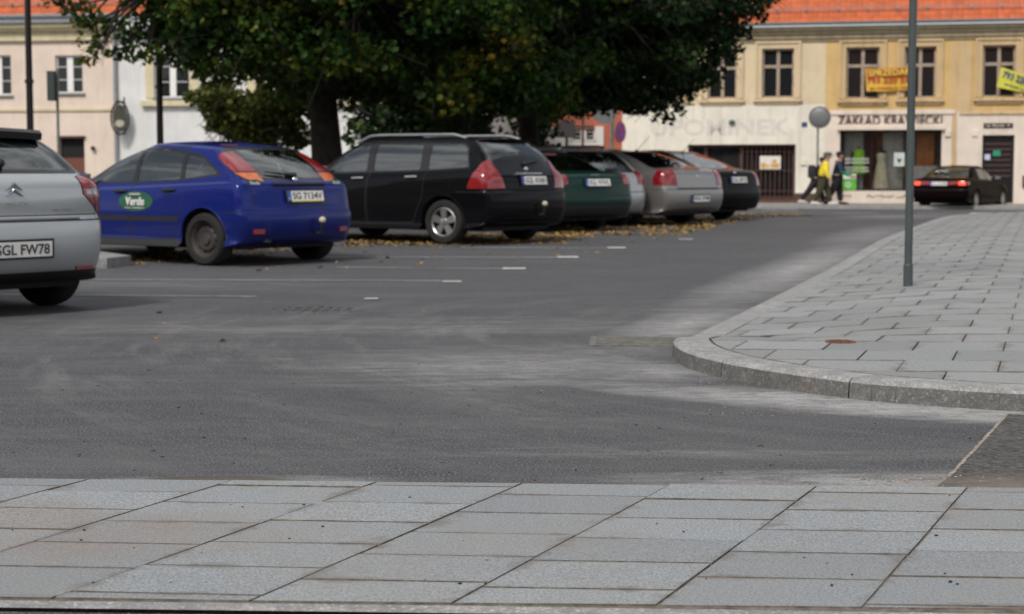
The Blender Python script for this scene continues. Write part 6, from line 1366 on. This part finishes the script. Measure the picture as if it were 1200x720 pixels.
    m = MB(); m.ball(J['head2'][0] + Vector((-.012, 0, -.02)) * k, (.102 * k, .09 * k, .072 * k), 16); m.ball(hd + Vector((-.045, 0, .01)) * k, (.062 * k, .084 * k, .08 * k), 12); m.build('hair', hair, t, smooth=True)
    if cap: m = MB(); m.ball(J['head2'][0] + Vector((0, 0, .0)) * k, (.112 * k, .098 * k, .075 * k), 16); m.box(J['head2'][0] + Vector((.13, 0, -.025)) * k, (.10 * k, .14 * k, .012 * k), rot=Matrix.Rotation(.15, 3, 'Y')); m.build('cap', cap, t, smooth=True)
    TJ = {q: (J[q][0], tuple(r + .034 * k for r in (J[q][1] if isinstance(J[q][1], tuple) else (J[q][1],) * 2))) for q in ('pelvis', 'waist', 'chest', 'shl', 'shr', 'ell', 'elr')}
    TJ['pelvis'] = (J['pelvis'][0] + Vector((0, 0, .0)), (.185 * k, .16 * k)); TJ['col'] = (J['neck'][0] - Vector((0, 0, .02)) * k, .066 * k)
    for n in 'lr': TJ['wr' + n] = (arms[n][1].lerp(arms[n][2], .9), .042 * k)
    skin('jacket', TJ, [('pelvis', 'waist'), ('waist', 'chest'), ('chest', 'col'), ('chest', 'shl'), ('chest', 'shr'), ('shl', 'ell'), ('shr', 'elr'), ('ell', 'wrl'), ('elr', 'wrr')], t, top, root='chest')
    if sleeve:
        for n in 'lr': m = MB(); a, e, w_ = arms[n]; m.tube([a.lerp(e, .75), e, e.lerp(w_, .92)], [.068 * k, .066 * k, .05 * k], 12); m.build('sleeve', sleeve, t, smooth=True)
    PJ = {'pelvis': (J['pelvis'][0], (.138 * k, .112 * k))}; PE = []
    for n in 'lr':
        a, kn, an, he, toe = legs[n]; PJ['hip' + n] = (a, .125 * k); PJ['knee' + n] = (kn, .092 * k); PJ['cuff' + n] = (kn.lerp(an, .92), .068 * k); PE += [('pelvis', 'hip' + n), ('hip' + n, 'knee' + n), ('knee' + n, 'cuff' + n)]
        m = MB(); m.tube([he - Vector((.02, 0, 0)) * k, an.lerp(toe, .35) - Vector((0, 0, .015)) * k, an.lerp(toe, .75) - Vector((0, 0, .005)) * k, toe + Vector((.03, 0, .0)) * k], [.045 * k, .052 * k, .045 * k, .022 * k], 12); m.build('shoe', shoes, t, smooth=True)
    skin('trousers', PJ, PE, t, trous)
    if pack: m = MB(); c = J['chest'][0] + Vector((-.21, 0, -.06)) * k; m.box((0, 0, 0), (.20 * k, .32 * k, .48 * k)); m.v = [v + c for v in m.v]; m.build('backpack', pack, t, smooth=True, bevel=.06 * k)
    return t
M_yj = plain('yellow_jacket', (.85, .66, .03), .7, var=.12, bump=.3); M_ol = plain('olive_trousers', (.05, .045, .022), .85, bump=.3); M_nv = plain('navy_jacket', (.012, .022, .055), .7, bump=.3); M_bk = plain('black_cloth', (.012, .012, .014), .85); M_gr = plain('green_sleeve', (.01, .24, .11), .7)
M_hr = plain('dark_hair', (.02, .014, .01), .7); M_ghr = plain('greying_hair', (.12, .10, .09), .7); M_wsh = plain('white_trainers', (.62, .62, .62), .6)
def spot(px, v): p = FR.world(FR.u(px), v, 0); return (p.x, p.y, -.08)
rz = FR.ang
person('man in a yellow jacket, olive trousers and a grey cap with white trainers walking right', spot(969, 3.3), rz, 1.74, (.26, .08), (-.18, .24), (-.18, .2), (.10, .25), M_yj, M_ol, M_wsh, M_ghr, plain('grey_cap', (.10, .095, .09), .8), lean=.06)
person('person in a navy jacket with green sleeves and black trousers walking in front', spot(984, 2.7), rz, 1.76, (.14, .08), (-.22, .26), (.3, .7), (.25, .7), M_nv, M_bk, M_bk, M_hr, plain('black_cap', (.014, .014, .016), .8), lean=.04, sleeve=M_gr)
person('person in black with a dark backpack striding half hidden behind the yellow jacket', spot(960, 2.6), rz, 1.62, (.30, .05), (-.46, .12), (-.2, .3), (.2, .3), M_bk, M_bk, M_wsh, M_hr, None, plain('backpack_black', (.02, .02, .024), .8), lean=.12)
# ---------------------------------------------------------------- unseen houses behind and left of the viewpoint, added for the cars to reflect
FB = Facade((34, -22), (-1, 0), 0); FSd = Facade((-34, -22), (0, 1), 0)
for F_, L_, lab, mt, k0 in ((FB, 34, 'unseen cream townhouse behind the viewpoint, added for car reflections', M_cream, 0), (FB, 34, 'unseen pale rose townhouse behind the viewpoint, added for car reflections', M_rose, 34), (FSd, 42, 'unseen ochre townhouse left of the viewpoint, added for car reflections', M_yel_p, 0)):
    r_ = F_.root('townhouse', lab, 'house', 'houses along the square'); H = []
    u_ = k0 + 1.5
    while u_ < k0 + L_ - 2: H += [(u_, u_ + 1.2, 4.6, 6.4), (u_, u_ + 1.2, 1.0, 3.0)]; u_ += 3.1
    wall(r_, 'wall', mt, k0, k0 + L_, -.2, 7.4, H); hull_box(r_, k0, k0 + L_, 7.4, 9, mt)
    for h in H:
        m = MB(); m.bb(h[0], h[1], .15, .2, h[2], h[3]); m.build('window', M_win, r_)
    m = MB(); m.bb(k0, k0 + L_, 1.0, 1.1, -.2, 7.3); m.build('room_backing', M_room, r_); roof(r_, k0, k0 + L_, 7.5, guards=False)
